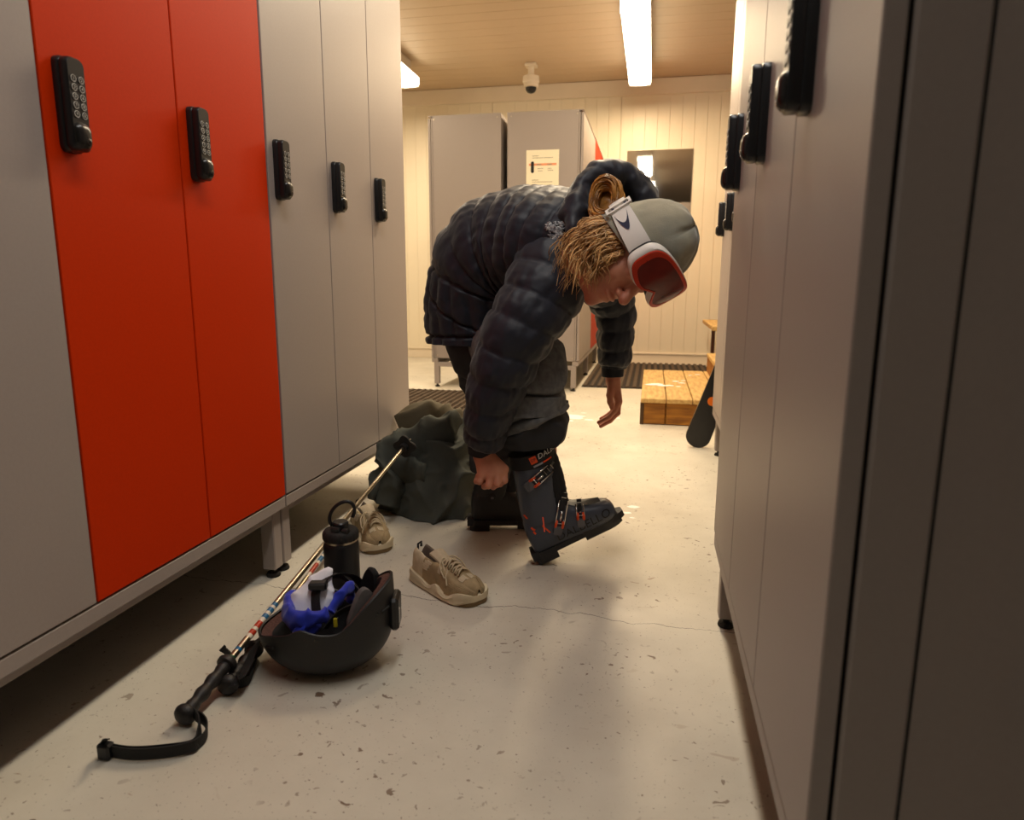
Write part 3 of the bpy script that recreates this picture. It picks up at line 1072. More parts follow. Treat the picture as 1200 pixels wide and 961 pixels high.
def bowl(k, nz_=22, flip=False, lip=0.0):
    rows = []
    for i in range(nz_):
        row = []
        for j in range(NA):
            a = 2 * PI * j / NA
            zr = rim_z(a) + lip
            s = (i / (nz_ - 1))
            z = 0.0004 + (zr - 0.0004) * (s ** 1.7)
            row.append(shell_pt(a, z, k))
        rows.append(row)
    return rows


outer = bowl(1.0)
inner = bowl(0.955)
m = MB().grid(outer, True, True, False)
n0 = len(m.v)
edge = [outer[-1], [p + Vector((0, 0, 0.002)) for p in [outer[-1][j].lerp(inner[-1][j], 0.5) for j in range(NA)]], inner[-1]]
m.grid(edge)
m.build('shell', M_shell, t, smooth=True)
foam = bowl(0.95, lip=-0.004)
foam2 = bowl(0.80, lip=-0.012)
m = MB().grid([foam[-1], [foam[-1][j].lerp(foam2[-1][j], 0.5) + Vector((0, 0, 0.002)) for j in range(NA)], foam2[-1]])
m.grid(foam2[::-1], True, False, True)
m.build('foam_liner', M_eps, t, smooth=True)
lin_ = bowl(0.775, lip=-0.020)
MB().grid([foam2[-1]] + lin_[::-1], True, False, True).build('comfort_liner', M_liner, t, smooth=True)
# vents low on the near side: real slots set into the shell
for a_, z_ in ((-2.35, 0.084), (-0.42, 0.150)):
    ob = MB()
    c0 = shell_pt(a_ - 0.10, z_, 1.004)
    c1 = shell_pt(a_ + 0.10, z_ + 0.004, 1.004)
    ob.tube([c0.lerp(c1, q / 6) for q in range(7)], 0.0032, 8)
    ob.build('vent_slot', M_gap, t, smooth='all')
for a_, z_ in ((-1.55, 0.118), (-0.62, 0.150)):
    p = shell_pt(a_, z_, 1.0)
    MB().lathe([(0.0035, -0.002), (0.0035, 0.0012)], 10, Matrix.Translation(p) @ Matrix.Rotation(PI / 2, 4, 'X')).build('rivet', M_blackgloss, t)
# nape dial and clip
d0 = shell_pt(-0.06, 0.150, 1.0)
MB().box((d0.x - 0.006, d0.y - 0.03, d0.z - 0.055), (d0.x + 0.014, d0.y + 0.03, d0.z + 0.02), 0.006).build('goggle_clip', M_black, t)
MB().box((d0.x + 0.012, d0.y - 0.020, d0.z - 0.040), (d0.x + 0.0155, d0.y - 0.012, d0.z - 0.005), 0.001).build('clip_mark', M_white_print, t)
# ear pads and straps
for sgn in (-1, 1):
    rows = []
    for i in range(9):
        s = i / 8
        a_ = sgn * (0.55 + 0.5 * s)
        c0 = shell_pt(a_, rim_z(a_) * 0.78, 0.86)
        c1 = shell_pt(a_, rim_z(a_) + 0.030 * math.sin(PI * s) - 0.004, 0.86)
        off = Vector((-math.cos(a_), -math.sin(a_), 0)) * 0.014
        rows.append([c0, c1, c1 + off * 0.6 + Vector((0, 0, 0.004)), c1 + off, c0 + off])
    MB().grid(rows, True, True, True).build('ear_pad', M_padgrey if sgn < 0 else M_liner, t, smooth=True)
m = MB()
ribbon(m, [(0.075, 0.085, 0.135), (0.05, 0.06, 0.185), (0.01, 0.02, 0.205), (-0.015, -0.015, 0.185), (-0.008, -0.045, 0.140), (0.005, -0.06, 0.118)], 0.022, 0.001, (0.9, -0.3, 0.2), 40)
m.build('chin_strap', M_web, t)
m = MB()
ribbon(m, [(0.11, -0.045, 0.15), (0.08, -0.05, 0.165), (0.04, -0.055, 0.150), (0.012, -0.06, 0.118)], 0.017, 0.001, (0.2, -0.5, 0.9), 24)
m.build('chin_strap', M_web, t)
m = MB()
ribbon(m, [(-0.055, 0.08, 0.12), (-0.02, 0.07, 0.165), (0.02, 0.05, 0.19), (0.06, 0.03, 0.17), (0.09, 0.0, 0.15)], 0.017, 0.001, (0.3, -0.6, 0.8), 24)
m.build('chin_strap', M_web, t)
MB().box((-0.03, -0.028, 0.188), (0.010, -0.004, 0.206), 0.004).build('strap_buckle', M_black, t)
MB().box((0.03, -0.064, 0.122), (0.038, -0.058, 0.142), 0.001).build('yellow_tag', M_yellow, t)

# neck gaiter crumpled inside the helmet
M_blue = mat('blue_fleece', lin(28, 52, 196), 0.72, vary=0.35, vscale=30, bump=0.15, bscale=400, sheen=0.3)
M_white_c = mat('white_jersey', lin(234, 236, 246), 0.75, vary=0.08, vscale=25, bump=0.12, bscale=400)
t2 = thing('neck_gaiter', 'crumpled blue and white neck gaiter stuffed in the upturned helmet', 'neck gaiter', (hp.x + 0.016, hp.y + 0.016, 0.002), math.radians(14))


def cloth_tube(pts, rads, n=50, seg=28, amp=0.006, fr=30, seed=0.0, flat=0.5, ref=(0, 0, 1), caps=True, inner=0.0):
    c = catmull([tuple(p) + (r,) for p, r in zip(pts, rads)], n)
    rows = []
    for i in range(n):
        p = Vector(c[i][:3])
        tn = Vector(c[min(i + 1, n - 1)][:3]) - Vector(c[max(i - 1, 0)][:3])
        tn.normalize()
        a = Vector(ref)
        a = (a - tn * a.dot(tn)).normalized()
        b = tn.cross(a)
        row = []
        for j in range(seg):
            an = 2 * PI * j / seg
            dr = a * math.cos(an) + b * math.sin(an) * flat
            q = p + dr * c[i][3]
            w_ = Vector((nz(q, fr * 0.5, seed + 9), nz(q, fr * 0.5, seed + 17), nz(q, fr * 0.5, seed + 27))) * (0.5 / fr)
            rid = (1 - abs(nz(q + w_, fr, seed))) ** 5 - 0.3
            q = q + dr * (amp * 2.2 * rid + amp * nz(q, fr * 0.4, seed + 5))
            row.append(q)
        rows.append(row)
    return rows


rows = cloth_tube([(-0.075, 0.055, 0.135), (-0.098, 0.01, 0.140), (-0.080, -0.045, 0.134), (-0.035, -0.060, 0.137), (0.0, -0.045, 0.142)], [0.018, 0.023, 0.024, 0.022, 0.014], seed=3, flat=0.55, amp=0.004)
MB().grid(rows, True, True, True).build('blue_fold', M_blue, t2, smooth='all')
rows = cloth_tube([(-0.02, -0.05, 0.135), (-0.045, -0.058, 0.115), (-0.06, -0.060, 0.090), (-0.07, -0.05, 0.070)], [0.018, 0.026, 0.024, 0.012], seed=8, flat=0.6, amp=0.005)
MB().grid(rows, True, True, True).build('blue_fold', M_blue, t2, smooth='all')
rows = cloth_tube([(0.03, 0.04, 0.13), (0.035, 0.03, 0.165), (0.02, 0.0, 0.165), (0.0, -0.03, 0.14)], [0.012, 0.014, 0.014, 0.012], seed=9, flat=0.6, amp=0.003)
MB().grid(rows, True, True, True).build('blue_fold', M_blue, t2, smooth='all')
rows = cloth_tube([(-0.045, -0.01, 0.118), (-0.042, -0.004, 0.150), (-0.030, 0.008, 0.180), (-0.016, 0.022, 0.207), (-0.010, 0.030, 0.216)], [0.058, 0.050, 0.035, 0.018, 0.008], seed=5, flat=0.48, amp=0.0035, ref=(1, 0.1, 0.3), fr=22)
MB().grid(rows, True, True, True).build('white_fold', M_white_c, t2, smooth='all')
rows = cloth_tube([(-0.085, 0.0, 0.105), (-0.06, -0.015, 0.098), (-0.05, -0.04, 0.095), (-0.06, -0.06, 0.088)], [0.014, 0.018, 0.016, 0.012], seed=15, flat=0.7, amp=0.004)
MB().grid(rows, True, True, True).build('dark_lining_fold', M_liner, t2, smooth='all')

# ------------------------------------------------------------------ heap of clothes
M_heap = mat('grey_green_cotton', lin(80, 82, 74), 0.88, col2=lin(62, 67, 64), vscale=5, bump=0.3, bscale=500)
hc = Vector((-0.79, 2.45, 0.0))
t = thing('trousers_heap', 'dark grey-green trousers dropped in a heap beside the locker', 'trousers', hc)


def fold(p, seed=0.0):
    w = noise.noise(p * 5 + Vector((seed, 3, 1))) * 0.6
    a = 1 - abs(noise.noise(Vector((p.x * 4 + p.z * 5 + seed + w, p.y * 6 - w, p.z * 4 - p.x * 3 + w))))
    b = 1 - abs(noise.noise(Vector((p.x * 13 - seed, p.y * 13 + p.z * 8, p.z * 11))))
    return 0.048 * (a ** 6 - 0.25) + 0.008 * (b ** 6 - 0.3)


rows = []
NI, NJ = 70, 180
for i in range(NI):
    ps = (i / (NI - 1)) * PI * 0.52
    row = []
    for j in range(NJ):
        a = 2 * PI * j / NJ
        rx = 0.185 * (1 + 0.10 * math.sin(2 * a + 0.6) + 0.06 * math.sin(5 * a))
        ry = 0.20 * (1 + 0.08 * math.sin(3 * a))
        k = math.sin(ps) ** 0.8
        x, y = rx * k * math.cos(a), ry * k * math.sin(a)
        H = 0.235 + 0.10 * smooth(-0.2, 0.15, x) - 0.05 * smooth(0.12, 0.25, x)
        z = H * max(0, math.cos(ps)) ** 0.85
        p = Vector((x, y, z))
        f = fold(p + hc, 2.0)
        n = Vector((x / 0.05, y / 0.04, z / 0.06))
        n.normalize()
        q = p + n * f
        q.z = max(0.002, q.z)
        row.append(q)
    rows.append(row)
MB().grid(rows, True, False, False).build('body_folds', M_heap, t, smooth='all')
# one leg doubled over the top, its open hem turned up
pts = [at(452, 590, 2.30), at(463, 545, 2.33), at(495, 520, 2.34), at(522, 505, 2.37), at(536, 489, 2.42)]
rows = cloth_tube([p - hc for p in pts], [0.075, 0.085, 0.080, 0.070, 0.046], n=60, seg=48, amp=0.011, fr=9, seed=4, flat=0.55, ref=(0.4, 0, 1))
inn = [[p + (sum(rows[-1], Vector()) / len(rows[-1]) - p) * 0.12 for p in rows[-1]]]
deep = [[p + (sum(rows[-6], Vector()) / len(rows[-6]) - p) * 0.25 for p in rows[-6]]]
MB().grid(rows + inn + deep, True, True, True).build('trouser_leg', M_heap, t, smooth='all')
pts = [at(438, 585, 2.28), at(446, 562, 2.30), at(468, 552, 2.30), at(500, 556, 2.28)]
rows = cloth_tube([p - hc for p in pts], [0.03, 0.045, 0.06, 0.05], n=40, seg=36, amp=0.008, fr=12, seed=11, flat=0.5, ref=(0.2, -0.3, 1))
MB().grid(rows, True, True, True).build('fold', M_heap, t, smooth='all')
pts = [at(470, 500, 2.60), at(488, 492, 2.60), at(515, 497, 2.58), at(548, 520, 2.52), at(552, 570, 2.46)]
rows = cloth_tube([p - hc for p in pts], [0.05, 0.075, 0.08, 0.08, 0.06], n=50, seg=40, amp=0.010, fr=10, seed=21, flat=0.6, ref=(0.2, 0.2, 1))
MB().grid(rows, True, True, True).build('fold', mat('tan_lining', lin(92, 84, 66), 0.88, bump=0.3, bscale=500), t, smooth='all')

# ------------------------------------------------------------------ the person
M_skin = mat('skin', lin(206, 142, 112), 0.52, col2=lin(186, 116, 90), vscale=18, bump=0.08, bscale=260)
M_skin.node_tree.nodes['Principled BSDF'].inputs['Subsurface Weight'].default_value = 0.08
M_skin.node_tree.nodes['Principled BSDF'].inputs['Subsurface Radius'].default_value = (0.01, 0.004, 0.002)
M_jacket = mat('navy_nylon', (0.013, 0.016, 0.027), 0.54, vary=0.25, vscale=25, bump=0.22, bscale=70, sheen=0.12, spec=0.42)
M_cuff = mat('navy_rib', (0.009, 0.010, 0.015), 0.8, bump=0.3, bscale=500)
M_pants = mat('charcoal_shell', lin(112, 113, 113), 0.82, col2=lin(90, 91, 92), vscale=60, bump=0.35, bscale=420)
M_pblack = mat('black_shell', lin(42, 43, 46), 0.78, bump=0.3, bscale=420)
M_hair = mat('blonde_hair', lin(222, 178, 118), 0.42, col2=lin(152, 106, 58), vscale=30, island=0.45)
M_bun = mat('golden_hair', lin(200, 140, 62), 0.40, col2=lin(124, 80, 32), vscale=26, island=0.4)
M_beanie = mat('beanie_fleece', lin(158, 152, 130), 0.95, col2=lin(118, 120, 110), vscale=9, bump=0.5, bscale=500, sheen=0.4)
M_gwhite = mat('goggle_white', lin(226, 222, 214), 0.45)
M_gred = mat('goggle_red', lin(196, 52, 24), 0.3)
M_lens = mat('goggle_lens', (0.20, 0.016, 0.010), 0.16, spec=0.45, vary=0.5, vscale=12)
M_navy = mat('navy_print', lin(30, 34, 62), 0.6)

BASE = Vector((-0.50, 2.12, 0.0))
person = thing('person', 'person in navy puffer jacket and grey beanie bending to fasten a ski boot', 'person', BASE)


# --- signed distance modelling for skin
def sd_cap(P, a, b, ra, rb):
    a, b = np.array(a), np.array(b)
    ab = b - a
    h = np.clip(((P - a) @ ab) / max(1e-9, ab @ ab), 0, 1)
    return np.linalg.norm(P - a - h[..., None] * ab, axis=-1) - (ra + (rb - ra) * h)


def sd_ell(P, c, r):
    q = (P - np.array(c)) / np.array(r)
    k0 = np.linalg.norm(q, axis=-1)
    k1 = np.linalg.norm(q / np.array(r), axis=-1)
    return k0 * (k0 - 1) / np.maximum(k1, 1e-9)


def smin(a, b, k):
    h = np.clip(0.5 + 0.5 * (b - a) / k, 0, 1)
    return b + (a - b) * h - k * h * (1 - h)


def smax(a, b, k):
    return -smin(-a, -b, k)


def surface_net(fn, lo, hi, h):
    lo, hi = np.array(lo, float), np.array(hi, float)
    n = np.ceil((hi - lo) / h).astype(int) + 1
    ax = [lo[i] + h * np.arange(n[i]) for i in range(3)]
    P = np.stack(np.meshgrid(*ax, indexing='ij'), -1)
    V = fn(P)
    S = V < 0
    nx, ny, nzz = n
    cnt = np.zeros((nx - 1, ny - 1, nzz - 1))
    acc = np.zeros((nx - 1, ny - 1, nzz - 1, 3))
    cor = [(0, 0, 0), (1, 0, 0), (0, 1, 0), (1, 1, 0), (0, 0, 1), (1, 0, 1), (0, 1, 1), (1, 1, 1)]
    sl = lambda A, c: A[c[0]:c[0] + nx - 1, c[1]:c[1] + ny - 1, c[2]:c[2] + nzz - 1]
    for i in range(8):
        for j in range(i + 1, 8):
            if sum(abs(cor[i][k] - cor[j][k]) for k in range(3)) != 1:
                continue
            va, vb = sl(V, cor[i]), sl(V, cor[j])
            cr = (va < 0) != (vb < 0)
            t = np.where(cr, va / np.where(cr, va - vb, 1), 0)
            pa, pb = sl(P, cor[i]), sl(P, cor[j])
            acc += np.where(cr[..., None], pa + t[..., None] * (pb - pa), 0)
            cnt += cr
    mask = cnt > 0
    idx = -np.ones(mask.shape, int)
    idx[mask] = np.arange(mask.sum())
    verts = acc[mask] / cnt[mask][:, None]
    faces = []
    for d in range(3):
        a, b = (d + 1) % 3, (d + 2) % 3
        s0 = [slice(None)] * 3
        s1 = [slice(None)] * 3
        s0[d], s1[d] = slice(0, -1), slice(1, None)
        ch = S[tuple(s0)] != S[tuple(s1)]
        inside = S[tuple(s0)]
        ii = np.argwhere(ch)
        for e in ii:
            if e[a] == 0 or e[b] == 0 or e[a] >= n[a] - 1 or e[b] >= n[b] - 1:
                continue
            c = []
            for da, db in ((0, 0), (1, 0), (1, 1), (0, 1)):
                q = e.copy()
                q[a] -= 1 - da
                q[b] -= 1 - db
                c.append(idx[tuple(q)])
            if min(c) < 0:
                continue
            faces.append(tuple(c) if inside[tuple(e)] else tuple(c[::-1]))
    return [tuple(v) for v in verts], faces


# --- joints (metres)
J = dict(
    pelvis=at(556, 352, 2.24), waist=at(585, 305, 2.19), chest=at(640, 288, 2.08), neck=at(688, 280, 1.965),
    hip_r=at(566, 368, 2.20), knee_r=at(628, 408, 2.00), ank_r=at(640, 590, 2.00),
    hip_l=at(566, 368, 2.30), knee_l=at(618, 430, 2.36), ank_l=at(585, 590, 2.29),
    sh_r=at(650, 304, 1.99), el_r=at(592, 415, 1.82), wr_r=at(565, 530, 1.885),
    sh_l=at(672, 300, 2.27), el_l=at(722, 352, 2.40), wr_l=at(718, 444, 2.43))
# head frame: U towards the crown, F the way the face looks, X the person's own right
HC_ = at(737, 299, 1.83)
cr_, cu_, cc__ = (Vector((CM[0][i], CM[1][i], CM[2][i])) for i in range(3))
U_ = cr_ * 0.84 + cu_ * 0.32 - cc__ * 0.36
F_ = cr_ * 0.02 - cu_ * 0.90 - cc__ * 0.42
U_.normalize()
F_ = (F_ - U_ * F_.dot(U_)).normalized()
X_ = F_.cross(U_).normalized()
HM = Matrix(((X_.x, F_.x, U_.x, HC_.x), (X_.y, F_.y, U_.y, HC_.y), (X_.z, F_.z, U_.z, HC_.z), (0, 0, 0, 1)))
HS = 1.15
HMs = HM @ Matrix.Scale(HS, 4)


def head_fn(P):
    d = sd_ell(P, (0, -0.012, 0.032), (0.074, 0.094, 0.084))
    d = smin(d, sd_ell(P, (0, 0.028, -0.040), (0.058, 0.058, 0.082)), 0.03)
    d = smin(d, sd_ell(P, (0, 0.032, -0.086), (0.042, 0.045, 0.030)), 0.02)
    d = smin(d, sd_cap(P, (0, 0.072, -0.108), (0, 0.070, -0.104), 0.014, 0.014), 0.018)
    for s in (-1, 1):
        d = smin(d, sd_ell(P, (s * 0.036, 0.060, -0.028), (0.020, 0.018, 0.020)), 0.02)
        d = smax(d, -sd_ell(P, (s * 0.032, 0.094, 0.004), (0.019, 0.016, 0.012)), 0.010)
        d = smin(d, sd_ell(P, (s * 0.031, 0.071, 0.001), (0.0145, 0.0135, 0.0125)), 0.004)
        d = smin(d, sd_ell(P, (s * 0.073, -0.012, -0.012), (0.010, 0.020, 0.031)), 0.006)
    d = smin(d, sd_cap(P, (-0.036, 0.078, 0.022), (0.036, 0.078, 0.022), 0.010, 0.010), 0.014)
    d = smin(d, sd_cap(P, (0, 0.080, 0.010), (0, 0.108, -0.036), 0.0075, 0.0125), 0.010)
    for s in (-1, 1):
        d = smin(d, sd_ell(P, (s * 0.0115, 0.094, -0.040), (0.009, 0.011, 0.008)), 0.005)
    d = smin(d, sd_ell(P, (0, 0.083, -0.064), (0.022, 0.011, 0.0068)), 0.006)
    d = smin(d, sd_ell(P, (0, 0.080, -0.077), (0.019, 0.011, 0.0075)), 0.006)
    d = smax(d, -sd_ell(P, (0, 0.097, -0.0705), (0.022, 0.010, 0.0016)), 0.003)
    d = smin(d, sd_cap(P, (0, -0.025, -0.06), (0, -0.052, -0.115), 0.052, 0.048), 0.03)
    return d


body = MB()
v, f = surface_net(head_fn, (-0.10, -0.14, -0.20), (0.10, 0.14, 0.13), 0.003)
body.add([HMs @ Vector(p) for p in v], f)

# hands: joints in metres
LHAND = dict(y=2.43)


def chain(P, pts, rads, d=None, k=0.004):
    for i in range(len(pts) - 1):
        c = sd_cap(P, tuple(pts[i]), tuple(pts[i + 1]), rads[i], rads[i + 1])
        d = c if d is None else smin(d, c, k)
    return d


def lhand_fn(P):
    wr = J['wr_l']
    kn = [at(725, 470, 2.405), at(725, 471, 2.425), at(723.5, 471, 2.446), at(720.5, 469.5, 2.466)]
    d = sd_cap(P, tuple(J['el_l']), tuple(wr), 0.040, 0.0255)
    for q, r in zip(kn, (0.0135, 0.0135, 0.0125, 0.0115)):
        d = smin(d, sd_cap(P, tuple(wr.lerp(q, 0.18)), tuple(q), 0.019, r), 0.012)
    fin = [
        [kn[0], at(721, 481, 2.400), at(713.5, 489, 2.398), at(701.5, 495, 2.398)],
        [kn[1], at(724, 484, 2.424), at(715, 493, 2.422), at(704, 499.5, 2.424)],
        [kn[2], at(722, 484, 2.447), at(713, 492, 2.446), at(703, 497, 2.448)],
        [kn[3], at(719, 480.5, 2.470), at(711.5, 487, 2.470), at(704, 490.5, 2.472)]]
    for c, r in zip(fin, (0.0094, 0.0096, 0.0092, 0.0082)):
        d = smin(d, chain(P, c, (r * 1.12, r, r * 0.92, r * 0.72)), 0.004)
    th = [at(717, 452, 2.412), at(714.5, 463, 2.394), at(715, 471, 2.388), at(717, 478, 2.386)]
    d = smin(d, chain(P, th, (0.016, 0.0120, 0.0105, 0.0080)), 0.008)
    return d


lo = [min(a, b) for a, b in zip(at(692, 352, 2.36), at(740, 508, 2.36))]
c0, c1 = at(690, 345, 2.42), at(738, 508, 2.42)
v, f = surface_net(lhand_fn, (c0.x - 0.02, 2.34, c1.z - 0.02), (c1.x + 0.03, 2.50, c0.z + 0.02), 0.003)
body.add(v, f)


def rhand_fn(P):
    wr = J['wr_r']
    kn = [at(590.5, 550, 1.885), at(584, 554, 1.866), at(574.5, 558, 1.853), at(564.5, 557, 1.850)]
    d = sd_cap(P, tuple(J['el_r'].lerp(wr, 0.3)), tuple(wr), 0.036, 0.0265)
    for q, r in zip(kn, (0.0150, 0.0150, 0.0140, 0.0130)):
        d = smin(d, sd_cap(P, tuple(wr.lerp(q, 0.15)), tuple(q), 0.022, r), 0.014)
    fin = [
        [kn[0], at(591, 563, 1.868), at(586, 567, 1.890), at(582, 560, 1.900)],
        [kn[1], at(583, 567, 1.848), at(578, 570, 1.872), at(575, 562, 1.886)],
        [kn[2], at(572.5, 569, 1.838), at(568, 570, 1.862), at(567, 562, 1.876)],
        [kn[3], at(562, 564.5, 1.838), at(558.5, 564, 1.858), at(560, 557, 1.870)]]
    for c, r in zip(fin, (0.0100, 0.0102, 0.0098, 0.0088)):
        d = smin(d, chain(P, c, (r * 1.15, r * 1.03, r * 0.96, r * 0.8)), 0.004)
    th = [at(566, 540, 1.905), at(577, 552, 1.915), at(583, 560, 1.915), at(583, 566, 1.907)]
    d = smin(d, chain(P, th, (0.017, 0.0130, 0.0110, 0.0085)), 0.008)
    return d


c0, c1 = at(540, 470, 1.86), at(602, 582, 1.86)
v, f = surface_net(rhand_fn, (c0.x - 0.03, 1.78, c1.z - 0.02), (c1.x + 0.03, 1.95, c0.z + 0.03), 0.003)
body.add(v, f)


def trunk_fn(P):
    d = None
    for a, b, ra, rb in (('pelvis', 'waist', 0.10, 0.10), ('waist', 'chest', 0.10, 0.105), ('chest', 'neck', 0.085, 0.050), ('pelvis', 'hip_r', 0.09, 0.06), ('pelvis', 'hip_l', 0.09, 0.06),
                         ('hip_r', 'knee_r', 0.062, 0.056), ('knee_r', 'ank_r', 0.054, 0.038), ('hip_l', 'knee_l', 0.062, 0.056), ('knee_l', 'ank_l', 0.054, 0.038),
                         ('chest', 'sh_r', 0.07, 0.05), ('sh_r', 'el_r', 0.052, 0.040), ('el_r', 'wr_r', 0.040, 0.027), ('chest', 'sh_l', 0.075, 0.055), ('sh_l', 'el_l', 0.052, 0.040), ('el_l', 'wr_l', 0.040, 0.026)):
        c = sd_cap(P, tuple(J[a]), tuple(J[b]), ra, rb)
        d = c if d is None else smin(d, c, 0.03)
    hn = HMs @ Vector((0, -0.05, -0.10))
    return smin(d, sd_cap(P, tuple(J['neck']), tuple(hn), 0.048, 0.050), 0.02)


js = np.array([tuple(p) for p in J.values()])
v, f = surface_net(trunk_fn, js.min(0) - 0.14, js.max(0) + 0.14, 0.014)
body.add(v, f)
bo = body.build('body', M_skin, person, smooth='all', origin=BASE)


# --- clothing sweeps
def sweep(st, nu, nv, disp=None, ref=(0, 1, 0), p=2.0):
    """st rows: x y z ra rb; ra along ref, rb across; disp(s, u, th, pos) -> outward offset"""
    C = catmull(st, nu)
    rows, s = [], 0.0
    for i in range(nu):
        c = Vector(C[i][:3])
        tn = (Vector(C[min(i + 1, nu - 1)][:3]) - Vector(C[max(i - 1, 0)][:3])).normalized()
        if i:
            s += (c - Vector(C[i - 1][:3])).length
        a = Vector(ref)
        a = (a - tn * a.dot(tn)).normalized()
        b = tn.cross(a)
        ra, rb = C[i][3], C[i][4]
        row = []
        for j in range(nv):
            th = 2 * PI * j / nv
            ct, sn = math.cos(th), math.sin(th)
            e = 2.0 / p
            x = math.copysign(abs(ct) ** e, ct)
            y = math.copysign(abs(sn) ** e, sn)
            q = c + a * (ra * x) + b * (rb * y)
            if disp:
                n = (a * (ct / ra) + b * (sn / rb)).normalized()
                q = q + n * disp(s, i / (nu - 1), th, q)
            row.append(q)
        rows.append(row)
    return rows


def S5(p, ra, rb):
    return (p.x, p.y, p.z, ra, rb)


def puff(x, p=0.55):
    return abs(math.sin(PI * x)) ** p


def torso_disp(s, u, th, q):
    near = smooth(0.2, 0.6, -math.cos(th))              # camera side flank
    ring = puff((s - 0.215) / 0.060 + 0.22 * math.sin(th * 2) + 0.16 * nz(q, 5), 0.42)
    flank = puff(th * 0.175 / 0.058 + s * 1.6 + 0.08 * nz(q, 6, 3))
    low = 1 - smooth(0.205, 0.225, s)
    wr = noise.noise(Vector((th * 9.0, s * 16.0, 3.0))) * 0.0032 + noise.noise(Vector((th * 22.0, s * 30.0, 9.0))) * 0.0016
    d = wr + 0.013 * (ring * (1 - low) + (flank * near + puff(s / 0.056 + 0.3) * (1 - near)) * low)
    d -= 0.012 * math.exp(-((s - 0.215) / 0.006) ** 2) * near          # seam over the flank panel
    d -= 0.014 * math.exp(-((s - 0.026) / 0.005) ** 2)                  # hem channel
    zl = 0.165 - 0.10 * (th - 2.2)                                      # slanting pocket
    if 2.2 < th < 3.5:
        d -= 0.014 * math.exp(-((s - zl) / 0.006) ** 2)
    d += 0.0035 * nz(q, 26) + 0.0022 * nz(q, 60, 4) + 0.006 * nz(q, 8, 2)
    return d


PXM = 1 / 385.0
tor = [S5(at(560, 401, 2.215), 0.165, 0.158), S5(at(560, 372, 2.215), 0.172, 0.163), S5(at(563, 340, 2.205), 0.176, 0.166), S5(at(577, 306, 2.18), 0.178, 0.172), S5(at(607, 290, 2.15), 0.188, 0.166),
       S5(at(645, 287, 2.095), 0.208, 0.160), S5(at(682, 287, 2.03), 0.185, 0.138), S5(at(708, 290, 1.985), 0.125, 0.10), S5(at(720, 292, 1.97), 0.06, 0.05)]
R_ = sweep(tor, 190, 150, torso_disp, p=2.15)
hem = R_[0]
cn = sum(hem, Vector()) / len(hem)
ins = [[cn + (p - cn) * 0.93 for p in hem], [cn + (p - cn) * 0.90 + Vector((0, 0, 0.06)) for p in hem]]
jk = MB().grid(ins[::-1] + R_, True, False, True)
jacket = jk.build('jacket', M_jacket, person, smooth='all', origin=BASE)
jacket['label'] = 'navy quilted puffer jacket'


def sleeve_disp(ph, amp=0.0115, sp=0.078):
    def fn(s, u, th, q):
        d = noise.noise(Vector((th * 5.0, s * 20.0, ph))) * 0.0038 + noise.noise(Vector((th * 12.0, s * 34.0, ph))) * 0.0018
        d += amp * puff(s / sp + ph + 0.16 * math.sin(th + 1) + 0.12 * nz(q, 6, 1), 0.45) * (1 - 0.8 * smooth(0.93, 0.96, u))
        return d + 0.0030 * nz(q, 28, 9) + 0.002 * nz(q, 64, 3) + 0.005 * nz(q, 10, 6)
    return fn


slv = [S5(at(662, 290, 2.02), 0.085, 0.095), S5(at(652, 312, 1.945), 0.098, 0.108), S5(at(630, 352, 1.885), 0.094, 0.100), S5(at(604, 398, 1.840), 0.086, 0.087), S5(at(584, 445, 1.835), 0.076, 0.073),
       S5(at(572, 490, 1.855), 0.066, 0.060), S5(at(567, 514, 1.875), 0.054, 0.050), S5(at(565, 521, 1.880), 0.040, 0.038)]
R_ = sweep(slv, 150, 90, sleeve_disp(0.2))
sl = MB().grid(R_, True, True, True).build('sleeve', M_jacket, person, smooth='all', origin=BASE)
R_ = sweep([S5(at(566, 514, 1.878), 0.042, 0.042), S5(at(564, 524, 1.883), 0.041, 0.040), S5(at(563, 532, 1.885), 0.037, 0.036)], 12, 40, lambda s, u, th, q: 0.001 * math.sin(th * 40))
inn = [[(sum(R_[-1], Vector()) / 40) + (p - sum(R_[-1], Vector()) / 40) * 0.86 for p in R_[-1]]]
MB().grid(R_ + inn, True, True, False).build('cuff', M_cuff, sl, smooth='all', origin=BASE)
slv = [S5(at(668, 292, 2.20), 0.08, 0.085), S5(at(690, 312, 2.29), 0.085, 0.085), S5(at(712, 340, 2.37), 0.078, 0.076), S5(at(721, 366, 2.41), 0.068, 0.062), S5(at(721, 395, 2.42), 0.062, 0.056), S5(at(719, 420, 2.43), 0.056, 0.050),
       S5(at(718, 431, 2.43), 0.046, 0.042)]
R_ = sweep(slv, 120, 70, sleeve_disp(0.5, 0.009, 0.07))
sl = MB().grid(R_, True, True, True).build('sleeve', M_jacket, person, smooth='all', origin=BASE)
R_ = sweep([S5(at(718.5, 424, 2.43), 0.043, 0.042), S5(at(718, 434, 2.43), 0.040, 0.040), S5(at(718, 441, 2.43), 0.038, 0.038)], 12, 40, lambda s, u, th, q: 0.001 * math.sin(th * 40))
inn = [[(sum(R_[-1], Vector()) / 40) + (p - sum(R_[-1], Vector()) / 40) * 0.84 for p in R_[-1]]]
MB().grid(R_ + inn, True, True, False).build('cuff', M_cuff, sl, smooth='all', origin=BASE)

# hood: thick puffed rim standing round the nape, with a bowl behind it
hoodc = at(716, 246, 1.99)
rim = [at(676, 286, 1.87), at(674, 252, 1.90), at(684, 222, 1.945), at(705, 206, 1.98), at(730, 206, 2.00), at(749, 223, 2.01), at(755, 250, 2.015), at(748, 275, 2.02)]


